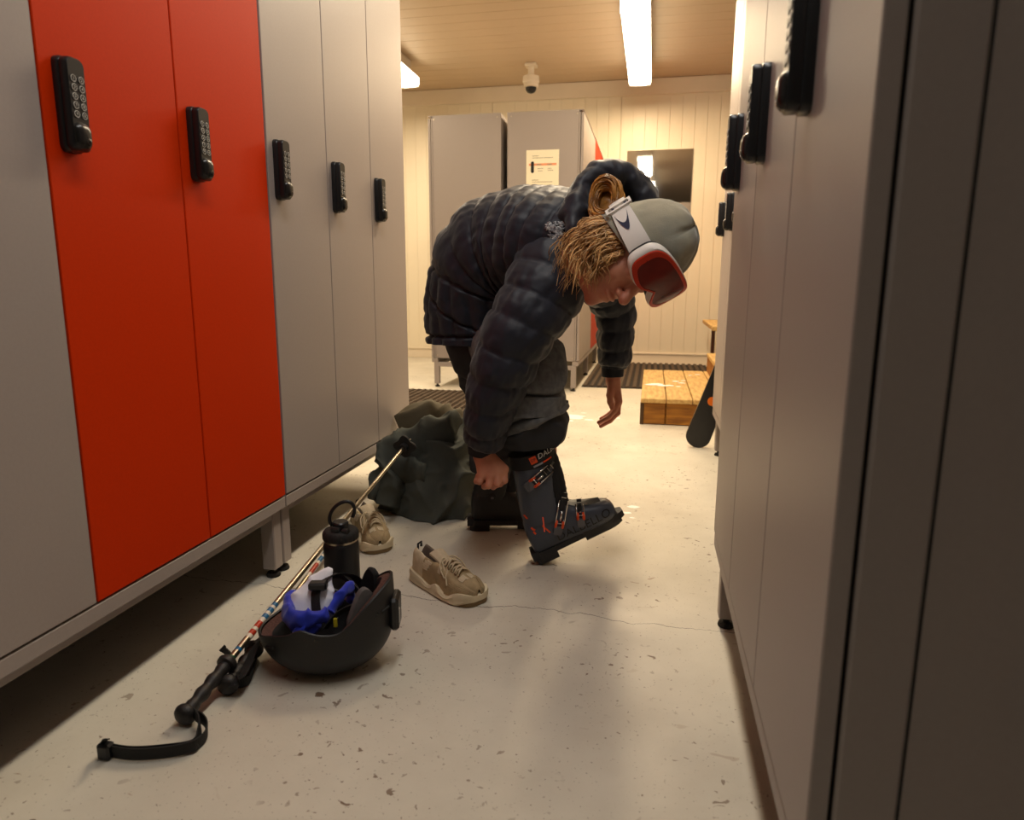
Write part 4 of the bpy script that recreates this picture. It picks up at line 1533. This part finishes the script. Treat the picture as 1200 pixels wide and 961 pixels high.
def hood_disp(s, u, th, q):
    return 0.005 * puff(s / 0.075 + 0.4 * math.sin(th), 0.4) + 0.012 * nz(q, 12, 2) + 0.006 * nz(q, 30, 5) + 0.003 * nz(q, 60, 1)


R_ = sweep([S5(p, 0.055, 0.034 if 0 < i < 7 else 0.02) for i, p in enumerate(rim)], 110, 40, hood_disp)
hd = MB().grid(R_, True, True, True)
bowl_ = []
for i in range(14):
    k = 1 - (i / 13) ** 1.4
    cc_ = hoodc + Vector((0, 0.10 * (1 - k * k), 0))
    bowl_.append([cc_ + (Vector(p) - hoodc) * k * 1.0 + Vector((0, 0.03, 0)) + Vector((0, 1, 0)) * 0.010 * nz(Vector(p) * (1 + i * 0.1), 14) for p in catmull([tuple(q) for q in rim], 60)])
hd.grid(bowl_, False)
hd.build('hood', M_jacket, person, smooth='all', origin=BASE)
# collar round the neck
R_ = sweep([S5(at(672, 287, 1.98), 0.115, 0.105), S5(at(690, 286, 1.955), 0.105, 0.092), S5(at(702, 287, 1.935), 0.096, 0.082)], 24, 60, lambda s, u, th, q: 0.008 * puff(s / 0.045) + 0.004 * nz(q, 20))
MB().grid(R_, True, False, False).build('collar', M_jacket, person, smooth='all', origin=BASE)


def snap(v, tree, off, d=Vector((0, 1, 0)), back=0.3):
    """lay flat artwork on a surface: cast each point along d"""
    out = []
    for p in v:
        h = tree.ray_cast(Vector(p) - d * back, d, 2.0)
        out.append((h[0] - d * off) if h[0] is not None else Vector(p))
    return out


# silver embroidered patch on the shoulder
bm = bmesh.new()
for ob in (jacket,):
    bm.from_mesh(ob.data)
for q in bm.verts:
    q.co += BASE
TJ = BVHTree.FromBMesh(bm)
bm.free()
M_patch = mat('silver_embroidery', lin(196, 196, 194), 0.4, col2=lin(92, 96, 104), vscale=150, metal=0.3, bump=0.6, bscale=300)
pt = MB()
random.seed(11)
for i in range(70):
    a, b = random.random(), random.random()
    w = 1 - 0.55 * b
    u0 = 643 + 24 * a * w + 4 * b
    v0 = 266 + 20 * b - 5 * a
    pts = [(u0 + random.uniform(-4, 4), v0 + random.uniform(-3, 3)) for _ in range(4)]
    vv = snap([at(u, v_, 1.9) for u, v_ in pts], TJ, 0.002, Vector((0.05, 0.98, -0.15)).normalized())
    pt.tube([Vector(x) for x in catmull([tuple(p) for p in vv], 12)], 0.0016, 5)
pt.build('shoulder_patch', M_patch, person, smooth='all', origin=BASE)


# --- trousers
def pant_disp(bunch, seed):
    def fn(s, u, th, q):
        rid = (1 - abs(nz(q, 7, seed))) ** 3 - 0.4
        d = 0.014 * rid + 0.005 * nz(q, 18, seed) + 0.0015 * nz(q, 50, seed)
        k = smooth(bunch - 0.12, bunch + 0.05, u)
        ph = s / 0.072 + 0.35 * math.sin(th + 0.6) + 0.5 * nz(q, 5, seed + 2)
        d += k * 0.036 * (abs(math.sin(PI * ph)) ** 0.45 - 0.65)
        return d
    return fn


# seat
R_ = sweep([S5(at(560, 350, 2.23), 0.110, 0.110), S5(at(562, 385, 2.23), 0.130, 0.122), S5(at(568, 412, 2.23), 0.135, 0.118), S5(at(576, 435, 2.23), 0.11, 0.09)], 40, 60, pant_disp(2.0, 1))
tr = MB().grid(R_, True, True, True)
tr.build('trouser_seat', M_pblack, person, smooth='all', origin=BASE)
lg = [S5(at(568, 376, 2.20), 0.07, 0.08), S5(at(592, 404, 2.10), 0.10, 0.105), S5(at(614, 428, 2.00), 0.110, 0.122), S5(at(614, 462, 1.985), 0.112, 0.118), S5(at(613, 480, 1.985), 0.120, 0.130), S5(at(617, 494, 1.985), 0.114, 0.122), S5(at(620, 501, 1.985), 0.09, 0.092)]
R_ = sweep(lg, 140, 110, pant_disp(0.42, 3), p=2.2)
tl = MB().grid(R_, True, True, True).build('trouser_leg', M_pants, person, smooth='all', origin=BASE)
# rolled up inner gaiter above the boot
R_ = sweep([S5(at(610, 480, 1.99), 0.085, 0.095), S5(at(617, 496, 1.985), 0.100, 0.110), S5(at(621, 510, 1.985), 0.103, 0.112), S5(at(622, 520, 1.985), 0.088, 0.092)], 50, 80, lambda s, u, th, q: 0.016 * (1 - abs(nz(q, 11, 7))) ** 4 + 0.003 * nz(q, 30), p=2.2)
cn = sum(R_[-1], Vector()) / 80
R_.append([cn + (p - cn) * 0.8 for p in R_[-1]])
MB().grid(R_, True, True, True).build('rolled_gaiter', M_pblack, tl, smooth='all', origin=BASE)
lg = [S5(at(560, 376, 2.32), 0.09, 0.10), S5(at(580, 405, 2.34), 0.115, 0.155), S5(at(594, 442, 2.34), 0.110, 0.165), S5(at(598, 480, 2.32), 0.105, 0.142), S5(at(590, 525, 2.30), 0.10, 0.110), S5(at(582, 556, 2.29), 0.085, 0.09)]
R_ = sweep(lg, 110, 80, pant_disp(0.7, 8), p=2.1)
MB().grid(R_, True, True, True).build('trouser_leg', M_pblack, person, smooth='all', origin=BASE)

# --- beanie, in head space
def hp_(x, y, z):
    return HMs @ Vector((x, y, z))


rows = []
NB = 84
for i in range(40):
    s = i / 39
    row = []
    for j in range(NB):
        a = 2 * PI * j / NB
        cx, cy = math.cos(a), math.sin(a)             # cy > 0: brow side
        z0 = -0.004 + 0.030 * cy                      # brim rises to the brow
        ps = s * PI / 2
        rx = 0.089 * (math.cos(ps) ** 0.62) * (1 + 0.02 * (1 - s))
        ry = 0.110 * (math.cos(ps) ** 0.62)
        top = 0.152
        z = z0 + (top - z0) * math.sin(ps) ** 1.05
        crease = math.exp(-((((a - 0.35) % PI) - PI / 2) / 0.10) ** 2) + 0.8 * math.exp(-((((a + 0.9) % PI) - PI / 2) / 0.09) ** 2)
        dd = -0.012 * crease * smooth(0.3, 0.8, s)
        p = Vector((cx * rx, -0.012 + cy * ry + 0.010 * s, z))
        n = Vector((cx, cy, 0.4 * s))
        p += n * (dd + 0.006 * nz(p, 14, 3) * smooth(0.1, 0.5, s) + 0.0015 * nz(p, 60))
        p.z += 0.008 * nz(Vector((cx, cy, 0)), 1.6, 8) * s
        row.append(HMs @ p)
    rows.append(row)
brim = [[HMs @ ((HMs.inverted() @ p) * 0.97) for p in rows[0]]]
be = MB().grid(brim + rows, True, False, True).build('beanie', M_beanie, person, smooth='all', origin=BASE)
be['label'] = 'grey fleece beanie'

# --- goggles pushed up on the beanie
GA = math.radians(9)
G_f = Vector((0, math.cos(GA), math.sin(GA)))
G_u = Vector((0, -math.sin(GA), math.cos(GA)))
GO = Vector((0, -0.012, 0.035))


def gp(x, h, r):
    """goggle surface: x across the face, h up, r extra distance outwards"""
    k = x / 0.094
    dep = 0.128 - 0.024 * k * k - 0.004 * abs(k) + r
    return GO + Vector((1, 0, 0)) * x * (1 + r * 0.6) + G_f * dep + G_u * h


def lens_outline(sc=1.0, n=72):
    out = []
    for i in range(n):
        a = 2 * PI * i / n
        ca, sa = math.cos(a), math.sin(a)
        x = 0.092 * math.copysign(abs(ca) ** 0.45, ca)
        h = 0.044 * math.copysign(abs(sa) ** 0.6, sa)
        if sa < 0:
            h += 0.017 * math.exp(-(x / 0.018) ** 2) * (-sa) ** 0.6
            h -= 0.004 * math.exp(-((abs(x) - 0.045) / 0.02) ** 2)
        h -= 0.006 * (x / 0.09) ** 2
        out.append((x * sc, h * (sc if sc > 0.9 else sc * 0.98)))
    return out


def ring(o, r):
    return [HMs @ gp(x, h, r) for x, h in o]


gg = MB()
gg.grid([ring(lens_outline(1.02), -0.020), ring(lens_outline(1.05), -0.008), ring(lens_outline(1.02), 0.000), ring(lens_outline(0.96), 0.001)], True, False, False)
gog = gg.build('goggle_frame', M_gwhite, person, smooth=True, origin=BASE)
gog['label'] = 'white ski goggles with a red lens'
MB().grid([ring(lens_outline(1.0), 0.002), ring(lens_outline(0.985), 0.0045), ring(lens_outline(0.86), 0.0045), ring(lens_outline(0.84), 0.001)], True).build('lens_rim', M_gred, gog, smooth=True, origin=BASE)
lo_ = lens_outline(0.88)
half = len(lo_) // 2
rows = []
for i in range(half + 1):
    (xa, ha), (xb, hb_) = lo_[i], lo_[-i % len(lo_)]
    rows.append([HMs @ gp((xa + xb) / 2, hb_ + (ha - hb_) * k / 8, 0.003 + 0.0015 * math.sin(PI * k / 8)) for k in range(9)])
MB().grid(rows, False).build('lens', M_lens, gog, smooth='all', origin=BASE)
MB().grid([ring(lens_outline(0.99), -0.019), ring(lens_outline(0.95), -0.034), ring(lens_outline(0.86), -0.034), ring(lens_outline(0.84), -0.015)], True).build('face_foam', M_liner, gog, smooth=True, origin=BASE)
# strap round the back of the head


def strap_pt(t, h, r):
    """t 0..1 from the right lens end round the nape to the left end"""
    a = math.radians(52 - 284 * t)
    x = (0.098 + r) * math.cos(a)
    f_ = (0.122 + r) * math.sin(a)
    sl = G_f * 1.0
    base = GO + Vector((x, 0, 0)) + G_f * f_ + G_u * (h - 0.004)
    return base


rows = []
for i in range(70):
    t_ = i / 69
    w = 0.021 + 0.004 * math.cos(2 * PI * t_)
    rows.append([HMs @ strap_pt(t_, h, r) for h, r in ((-w, 0), (-w * 0.4, 0.001), (w * 0.4, 0.001), (w, 0), (w, -0.003), (-w, -0.003))])
MB().grid(rows, True, True, True).build('strap', M_gwhite, gog, smooth=True, origin=BASE)
# slider buckle and dark mark on the strap
for t_ in (0.262,):
    for h0, h1, t0, t1 in ((-0.027, 0.027, t_ - 0.018, t_ - 0.010), (-0.027, 0.027, t_ + 0.010, t_ + 0.018), (-0.030, -0.024, t_ - 0.018, t_ + 0.018), (0.024, 0.030, t_ - 0.018, t_ + 0.018)):
        rr_ = []
        for k in range(4):
            tt = t0 + (t1 - t0) * k / 3
            rr_.append([HMs @ strap_pt(tt, h, r) for h, r in ((h0, 0.001), (h1, 0.001), (h1, 0.006), (h0, 0.006))])
        MB().grid(rr_, True, True, True).build('strap_slider', M_gwhite, gog, origin=BASE)
    for hh in (-0.017, 0.013):
        rr_ = [[HMs @ strap_pt(t_ - 0.007 + 0.014 * k / 2, hh + dh, r) for dh, r in ((0, 0.001), (0.006, 0.001), (0.006, 0.0042), (0, 0.0042))] for k in range(3)]
        MB().grid(rr_, True, True, True).build('strap_slot', M_navy, gog, origin=BASE)
mk = MB()
top_, bot_ = [], []
for i in range(17):
    k = i / 16
    hh = -0.018 + 0.030 * k
    tc_ = 0.225 - 0.085 * math.sin(PI * k) ** 0.8
    th_ = 0.004 + 0.030 * math.sin(PI * k)
    top_.append((hh, tc_))
    bot_.append((hh, tc_ + th_))
mk.grid([[HMs @ strap_pt(t_, h, 0.0022) for h, t_ in ((a[0], a[1]), (a[0], (a[1] + b[1]) / 2), (b[0], b[1]))] for a, b in zip(top_, bot_)], False)
mk.build('strap_mark', M_navy, gog, origin=BASE)

# --- hair: locks as tapered wavy tubes
random.seed(21)
hair = MB()
for i in range(620):
    # rooted along the strap line behind the cheek, on the near side of the head and the nape
    k = random.random()
    side = random.random()
    a = math.radians(random.uniform(-100, 38))         # angle round the near side: 0 = straight out at the ear
    rx, ry = 0.078, 0.098
    root = Vector((rx * math.cos(a), -0.012 + ry * math.sin(a) * (-1) * -1, random.uniform(-0.035, 0.012)))
    if side < 0.25:
        root.z = random.uniform(-0.05, 0.0)
    p = HMs @ root
    L = random.uniform(0.06, 0.20) * (1 - 0.45 * max(0, math.sin(a)))
    d = (HMs.to_3x3() @ Vector((0.5 * math.cos(a), -0.15, -1.0))).normalized()
    g = Vector((random.uniform(-0.45, 0.12), random.uniform(-0.25, 0.1), -1.0))
    amp = random.uniform(0.004, 0.024)
    fr = random.uniform(0.8, 1.9)
    ph = random.uniform(0, 6.28)
    pts = []
    pos = p.copy()
    n = 14
    sd = Vector((random.uniform(-1, 1), random.uniform(-1, 1), random.uniform(-0.4, 0.4))).normalized()
    for q in range(n):
        s = q / (n - 1)
        dr = (d * (1 - smooth(0.05, 0.75, s)) + g * smooth(0.0, 0.8, s)).normalized()
        pos = pos + dr * L / n
        pts.append(pos + sd * amp * math.sin(ph + s * fr * 2 * PI) * min(1, s * 2.5) + Vector((0.004 * math.cos(ph * 3), 0, 0)))
    r = random.uniform(0.0008, 0.0023)
    hair.tube(pts, [r * (0.7 + 0.5 * math.sin(PI * min(1, q / n + 0.2))) * (1 - 0.75 * (q / n) ** 2) for q in range(n)], 5)
# scalp hair swept back under the strap towards the bun
for i in range(260):
    a = math.radians(random.uniform(-88, 20))
    z0 = random.uniform(-0.075, 0.02)
    root = Vector((0.077 * math.cos(a), -0.012 + 0.097 * math.sin(a), z0))
    end = Vector((0.02 + random.uniform(-0.02, 0.02), -0.108 + random.uniform(-0.008, 0.006), -0.030 + random.uniform(-0.02, 0.02)))
    pts = []
    for q in range(10):
        s = q / 9
        m_ = root.lerp(end, s)
        rad = math.sqrt((m_.x / 0.080) ** 2 + ((m_.y + 0.012) / 0.100) ** 2)
        k = 1.0 / max(rad, 0.3) if rad < 1 else 1
        pts.append(HMs @ Vector((m_.x * k * 1.0, (m_.y + 0.012) * k - 0.012, m_.z)))
    hair.tube(pts, [0.0018] * 10, 5)
hair.build('hair', M_hair, person, smooth='all', origin=BASE)
# bun
bun = MB()
bc = at(711, 239, 1.885)
ba = Vector((-0.15, -0.85, 0.35)).normalized()         # axis of the coil
e1 = ba.orthogonal().normalized()
e2 = ba.cross(e1)
for i in range(330):
    ph = random.uniform(0, 2 * PI)
    R0 = random.uniform(0.022, 0.050)
    off = math.sqrt(max(0, 1 - ((R0 - 0.034) / 0.019) ** 2)) * 0.032 * random.choice((-1, 1, 1)) * random.uniform(0.5, 1)
    span = random.uniform(2.2, 5.0)
    tlt, tla = random.gauss(0, 0.22), random.uniform(0, 6.28)
    pts = []
    for q in range(16):
        s = q / 15
        an = ph + span * s
        v3 = e1 * math.cos(an) + e2 * math.sin(an)
        el = 0.80 + 0.62 * abs(v3.z) ** 2
        rr_ = R0 * (1 + 0.06 * math.sin(3 * an + i)) * el
        pts.append(bc + e1 * (math.cos(an) * rr_) + e2 * (math.sin(an) * rr_) + ba * (off + 0.004 * math.sin(an * 2 + i) + tlt * rr_ * math.cos(an - tla)))
    bun.tube(pts, [0.0019 * (0.4 + math.sin(PI * (q + 0.5) / 16)) for q in range(16)], 5)
hb = bun.build('hair_bun', M_bun, person, smooth='all', origin=BASE)
hb['label'] = 'golden hair twisted into a bun'
bn = MB()
rows = []
for i in range(12):
    a = PI * i / 11
    rows.append([bc - ba * 0.012 + ba * (0.022 * math.cos(a)) + (e1 * math.cos(2 * PI * j / 20) * 1.15 + e2 * math.sin(2 * PI * j / 20) * 1.15) * 0.038 * math.sin(a) for j in range(20)])
bn.grid(rows, True, True, True).build('bun_core', M_bun, hb, smooth='all', origin=BASE)

# ------------------------------------------------------------------ ski boots (worn, so parts of the person)
M_boot = mat('slate_boot_plastic', lin(68, 74, 86), 0.36, vary=0.12, vscale=12, bump=0.04, bscale=300)
M_bootk = mat('black_boot_plastic', (0.016, 0.016, 0.017), 0.45, bump=0.08, bscale=300)
M_borange = mat('boot_orange', lin(226, 78, 26), 0.45)
M_btext = mat('boot_black_print', (0.008, 0.008, 0.009), 0.4)
M_bwhite = mat('boot_white_print', lin(214, 210, 204), 0.5)
M_bgrey = mat('boot_grey_lever', lin(96, 96, 100), 0.35, metal=0.4)


def bsec(x, w, z0, z1, p=2.6, n=28):
    zc, hz = (z0 + z1) / 2, (z1 - z0) / 2
    row = []
    for j in range(n):
        a = 2 * PI * j / n
        c, s = math.cos(a), math.sin(a)
        row.append(Vector((x, w * math.copysign(abs(c) ** (2 / p), c), zc + hz * math.copysign(abs(s) ** (2 / p), s))))
    return row


def boot(nm, BMx, shell_m, side, full):
    """boot space: x to the toe, z up, origin under the ankle; side = -1 puts the buckles on -y"""
    X = lambda p: BMx @ Vector(p) - BASE
    st = [(-0.098, 0.024, 0.012, 0.085), (-0.092, 0.036, 0.004, 0.115), (-0.075, 0.042, 0.0, 0.140), (-0.04, 0.046, 0.0, 0.160), (0.0, 0.048, 0.0, 0.168), (0.035, 0.048, 0.0, 0.150), (0.065, 0.050, 0.0, 0.122), (0.10, 0.052, 0.0, 0.100),
          (0.135, 0.051, 0.0, 0.086), (0.165, 0.046, 0.002, 0.076), (0.185, 0.037, 0.006, 0.066), (0.196, 0.024, 0.012, 0.054), (0.199, 0.010, 0.02, 0.042)]
    C = catmull(st, 60)
    rows = [bsec(c[0], c[1], c[2], c[3], 2.7, 40) for c in C]
    m = MB()
    m.grid([[X(p) for p in r] for r in rows], True, True, True)
    root = m.build(nm, shell_m, person, smooth='all')
    bt = MB().grid(rows, True, True, True)
    tree = BVHTree.FromPolygons([Vector(p) for p in bt.v], bt.f)
    # soles
    m = MB()
    for x0, x1, w, zb in ((-0.103, -0.030, 0.036, -0.030), (0.072, 0.205, 0.037, -0.020)):
        rw = []
        for k in range(9):
            x = x0 + (x1 - x0) * k / 8
            e = 1.0
            if x > 0.15:
                e = math.sqrt(max(0.12, 1 - ((x - 0.15) / 0.058) ** 2))
            if x < -0.08:
                e = math.sqrt(max(0.3, 1 - ((-0.08 - x) / 0.03) ** 2))
            rw.append([X((x, y * w * e, z)) for y, z in ((-1, 0.012), (-1, zb + 0.004), (-0.9, zb), (0.9, zb), (1, zb + 0.004), (1, 0.012))])
        m.grid(rw, True, True, True)
    rw = [[X((x, y * 0.033, z)) for y, z in ((-1, 0.01), (-1, -0.008), (1, -0.008), (1, 0.01))] for x in (-0.035, 0.08)]
    m.grid(rw, True, True, True)
    rw = []
    for k in range(7):
        x = 0.17 + 0.048 * k / 6
        w = 0.034 * math.sqrt(max(0.1, 1 - (k / 6.6) ** 2))
        rw.append([X((x, y * w, z)) for y, z in ((-1, 0.016), (-1, -0.004), (1, -0.004), (1, 0.016))])
    m.grid(rw, True, True, True)
    rw = [[X((x, y * 0.034, z)) for y, z in ((-1, 0.018), (-1, -0.01), (1, -0.01), (1, 0.018))] for x in (-0.112, -0.085)]
    m.grid(rw, True, True, True)
    m.build('boot_sole', M_bootk, root, smooth=True)
    # cuff
    cst = [(-0.020, 0, 0.100, 0.052, 0.072), (-0.012, 0, 0.150, 0.055, 0.071), (0.002, 0, 0.205, 0.058, 0.070), (0.018, 0, 0.262, 0.060, 0.071), (0.030, 0, 0.300, 0.060, 0.070)]
    def cuff_disp(s, u, th, q):
        fr = smooth(0.55, 0.95, math.sin(th - PI))        # front of the shin
        return -0.030 * fr * (1 - smooth(0.35, 0.62, u)) + 0.0008 * nz(q, 30)
    cr = sweep(cst, 40, 64, cuff_disp, p=2.3)
    m = MB().grid([[X(p) for p in r] for r in cr], True, False, False)
    inner_ = [[X(Vector((p.x * 0.92 + 0.002, p.y * 0.90, p.z))) for p in cr[-1]], [X(Vector((p.x * 0.88 + 0.002, p.y * 0.86, p.z - 0.03))) for p in cr[-1]]]
    m.grid([[X(p) for p in cr[-1]]] + inner_, True, False, True)
    m.build('boot_cuff', shell_m, root, smooth='all')
    ct = MB().grid(cr, True, True, True)
    ctree = BVHTree.FromPolygons([Vector(p) for p in ct.v], ct.f)
    # liner and tongue
    lst = [(0.030, 0, 0.120, 0.040, 0.040), (0.040, 0, 0.180, 0.044, 0.046), (0.046, 0, 0.245, 0.048, 0.052), (0.046, 0, 0.300, 0.050, 0.056), (0.040, 0, 0.335, 0.050, 0.060)]
    lr = sweep(lst, 30, 40, lambda s, u, th, q: 0.003 * puff(s / 0.02) + 0.001 * nz(q, 40))
    MB().grid([[X(p) for p in r] for r in lr], True, True, True).build('boot_liner', M_liner, root, smooth='all')
    MB().grid([[X(p) for p in r] for r in sweep([(0.022, 0, 0.282, 0.063, 0.075), (0.032, 0, 0.325, 0.064, 0.074)], 10, 60, None, p=2.3)], True, True, True).build('power_strap', M_web, root, smooth=True)
    sd = Vector((0, -side, 0))                            # cast towards the boot from the buckle side

    def stick(name, shape_v, shape_f, m_, tr, off):
        vv = snap(shape_v, tr, off, sd, 0.2)
        MB().add([X(p) for p in vv], shape_f).build(name, m_, root)

    def flat_text(s, size, org, ex, ez):
        v_, f_ = text_mesh(s, size)
        return [Vector(org) + Vector(ex) * p.x + Vector(ez) * p.y for p in v_], f_
    # pivot rivet
    p0 = snap([Vector((-0.02, side * 0.1, 0.105))], ctree, 0.0, sd, 0.2)[0]
    for r, h, m_ in () if full else ((0.017, 0.004, M_bootk), (0.005, 0.006, M_bgrey)):
        q = MB()
        rw = [[X(p0 + Vector((math.cos(a) * r * k, side * hh, math.sin(a) * r * k))) for a in [2 * PI * j / 20 for j in range(20)]] for hh, k in ((-0.004, 1), (h * 0.7, 1), (h, 0.85))]
        q.grid(rw, True, True, True).build('pivot_rivet', m_, root, smooth=True)
    if not full:
        return root
    c_, s_ = math.cos(math.radians(4)), math.sin(math.radians(4))
    tv, tf = flat_text('DALBELLO', 0.040, (0.083, side * 0.1, 0.038), (1.0, 0, 0.03), (0, 0, 1))
    stick('shell_lettering', tv, tf, M_btext, tree, 0.0012)
    # orange chevrons and stripes on heel and ankle
    def quad(pts):
        n = 6
        a, b, c, d = [Vector(p) for p in pts]
        vv, ff = [], []
        for i in range(n + 1):
            e0, e1 = a.lerp(b, i / n), d.lerp(c, i / n)
            vv += [e0, e1]
        for i in range(n):
            ff.append((2 * i, 2 * i + 2, 2 * i + 3, 2 * i + 1))
        return vv, ff
    sy = side * 0.1
    for pts, tr in (([(-0.022, sy, 0.125), (-0.026, sy, 0.127), (-0.040, sy, 0.098), (-0.036, sy, 0.096)], ctree), ([(-0.036, sy, 0.100), (-0.040, sy, 0.096), (-0.026, sy, 0.064), (-0.022, sy, 0.067)], tree),
                    ([(-0.075, sy, 0.105), (-0.069, sy, 0.107), (-0.066, sy, 0.096), (-0.072, sy, 0.094)], tree), ([(-0.074, sy, 0.090), (-0.068, sy, 0.092), (-0.065, sy, 0.081), (-0.071, sy, 0.079)], tree),
                    ([(-0.072, sy, 0.098), (-0.066, sy, 0.100), (-0.062, sy, 0.094), (-0.068, sy, 0.092)], tree), ([(-0.079, sy, 0.150), (-0.073, sy, 0.152), (-0.068, sy, 0.138), (-0.074, sy, 0.136)], ctree)):
        v_, f_ = quad(pts)
        stick('orange_stripe', v_, f_, M_borange, tr, 0.0014)
    # power strap print
    pst = MB().grid(sweep([(0.022, 0, 0.282, 0.063, 0.075), (0.032, 0, 0.325, 0.064, 0.074)], 10, 60, None, p=2.3), True, True, True)
    ptree = BVHTree.FromPolygons([Vector(p) for p in pst.v], pst.f)
    v_, f_ = quad([(0.015, sy, 0.322), (0.037, sy, 0.322), (0.037, sy, 0.299), (0.015, sy, 0.299)])
    stick('orange_logo', v_, f_, M_borange, ptree, 0.0012)
    tv, tf = flat_text('DP', 0.013, (0.026, sy, 0.3105), (1, 0, 0), (0, 0, 1))
    stick('logo_mark', tv, tf, M_btext, ptree, 0.002)
    tv, tf = flat_text('DALBELLO', 0.024, (0.098, sy, 0.313), (1, 0, 0), (0, 0, 1))
    tv = [p for p in tv]
    # letters run on round the front of the strap: laid along the strap's own outline
    rg = sweep([(0.022, 0, 0.282, 0.063, 0.075), (0.032, 0, 0.325, 0.064, 0.074)], 10, 360, None, p=2.3)[5]
    k0 = min(range(360), key=lambda i: abs(rg[i].x - 0.042) + (1.0 if rg[i].y * side < 0 else 0.0))
    stp = 1 if rg[(k0 + 5) % 360].x > rg[k0].x else -1
    arc, acc = [(0.0, k0)], 0.0
    for i in range(1, 180):
        ka, kb = (k0 + stp * (i - 1)) % 360, (k0 + stp * i) % 360
        acc += (rg[kb] - rg[ka]).length
        arc.append((acc, kb))
    wrapped = []
    x_min = min(p.x for p in tv)
    for p in tv:
        s = p.x - x_min
        k = min(arc, key=lambda e: abs(e[0] - s))[1]
        q = rg[k]
        tg = (rg[(k + 1) % 360] - rg[(k - 1) % 360]).normalized()
        nr = Vector((tg.y, -tg.x, 0)).normalized()
        if nr.dot(Vector((q.x - 0.027, q.y, 0))) < 0:
            nr = -nr
        wrapped.append(Vector((q.x + (p.z - q.z) * 0.23, q.y, p.z)) + nr * 0.0016)
    MB().add([X(p) for p in wrapped], tf).build('strap_lettering', M_bwhite, root)
    v_, f_ = quad([(0.018, sy, 0.293), (0.050, sy, 0.293), (0.050, sy, 0.287), (0.018, sy, 0.287)])
    stick('white_stripe', v_, f_, mat('strap_grey', lin(150, 146, 150), 0.5), ptree, 0.0012)
    v_, f_ = quad([(0.052, sy, 0.293), (0.082, sy, 0.293), (0.082, sy, 0.288), (0.052, sy, 0.288)])
    stick('orange_stripe', v_, f_, M_borange, ptree, 0.0012)

    # buckles: lever, orange arm, chrome bail and ladder
    def buckle(a, b, tr, w=0.011):
        a, b = Vector(a), Vector(b)
        ax = (b - a).normalized()
        nrm = Vector((0, side, 0))
        up = ax.cross(nrm).normalized()
        L = (b - a).length
        def S(x, z, h):
            p = a + ax * x + up * z
            q = snap([Vector((p.x, side * 0.12, p.z))], tr, 0, sd, 0.2)[0]
            if abs(q.y - side * 0.12) < 1e-6:
                q = Vector((p.x, side * 0.035, p.z))
            return q + nrm * h
        m = MB()
        m.grid([[X(S(x, z, h)) for z, h in ((-w * e, 0.0), (w * e, 0.0), (w * e, 0.010), (-w * e, 0.010))] for x, e in ((0.0, 0.75), (0.006, 1.0), (0.026, 1.0), (0.030, 0.8))], True, True, True)
        m.build('buckle_lever', M_bgrey, root)
        for z in (-w * 0.8, w * 0.8):
            MB().tube([X(S(0.026, z, 0.007)), X(S(0.035, z, 0.010)), X(S(0.048, z, 0.007))], 0.0042, 8).build('buckle_arm', M_borange, root, smooth='all')
        pts = [X(S(x, z, 0.009)) for x, z in ((0.040, -w), (L, -w), (L, w), (0.040, w), (0.040, -w))]
        MB().tube(pts, 0.0026, 8).build('buckle_bail', M_chrome, root, smooth='all')
        MB().tube([X(S(0.048, 0, 0.008)), X(S(L * 0.7, 0, 0.008))], 0.0035, 8).build('micro_adjuster', M_chrome, root, smooth='all')
        m = MB()
        m.grid([[X(S(x, z, h)) for z, h in ((-w * 0.6, 0.001), (w * 0.6, 0.001), (w * 0.6, 0.006), (-w * 0.6, 0.006))] for x in (L * 0.72, L * 1.22)], True, True, True)
        m.build('buckle_ladder', M_bootk, root)
        for k in range(3):
            x = L * (0.8 + 0.14 * k)
            MB().tube([X(S(x, -w * 0.6, 0.007)), X(S(x, w * 0.6, 0.007))], 0.0018, 6).build('ladder_tooth', M_chrome, root)
    buckle((-0.035, 0, 0.236), (0.062, 0, 0.262), ctree, 0.015)
    buckle((-0.008, 0, 0.050), (0.058, 0, 0.142), tree, 0.014)
    buckle((0.072, 0, 0.040), (0.098, 0, 0.108), tree, 0.012)
    # instep plate over the overlap
    MB().box((0.0, 0, 0), (0.0001, 0.0001, 0.0001)).build('instep_plate', M_bootk, root) if False else None
    m = MB()
    m.grid([[X((x, y * w, z + 0.004 - abs(y) * 0.012)) for y in (-1, -0.5, 0, 0.5, 1)] for x, w, z in ((0.062, 0.030, 0.128), (0.085, 0.032, 0.112), (0.12, 0.030, 0.097), (0.165, 0.020, 0.081))], False)
    m.build('instep_plate', M_bootk, root, smooth=True)
    return root


def boot_matrix(heel, toe, roll=0.0, lift=0.03):
    """heel and toe: world points at the back and front under the sole"""
    x = (toe - heel).normalized()
    y = Vector((0, 0, 1)).cross(x).normalized()
    z = x.cross(y)
    k = (toe - heel).length / 0.305
    o = heel + x * 0.103 * k + z * lift * k
    Mx = Matrix(((x.x, y.x, z.x, o.x), (x.y, y.y, z.y, o.y), (x.z, y.z, z.z, o.z), (0, 0, 0, 1)))
    return Mx @ Matrix.Scale(k, 4)


hR = on_z(631, 659, 0.0)
tR = at(729, 612, hR.y + 0.075)
rb_ = boot('ski_boot', boot_matrix(hR, tR), M_boot, -1, True)
rb_['label'] = 'slate grey ski boot with orange details, toe raised'
hL = on_z(551, 619, 0.0)
rot = math.radians(12)
tL = hL + Vector((math.cos(rot), math.sin(rot), 0)) * 0.29
lb_ = boot('ski_boot', boot_matrix(hL, tL), M_bootk, -1, False)  # black shell colour stands in for the shade on this boot
lb_['label'] = 'inner side of the other ski boot, coloured black for shade, flat on the floor'
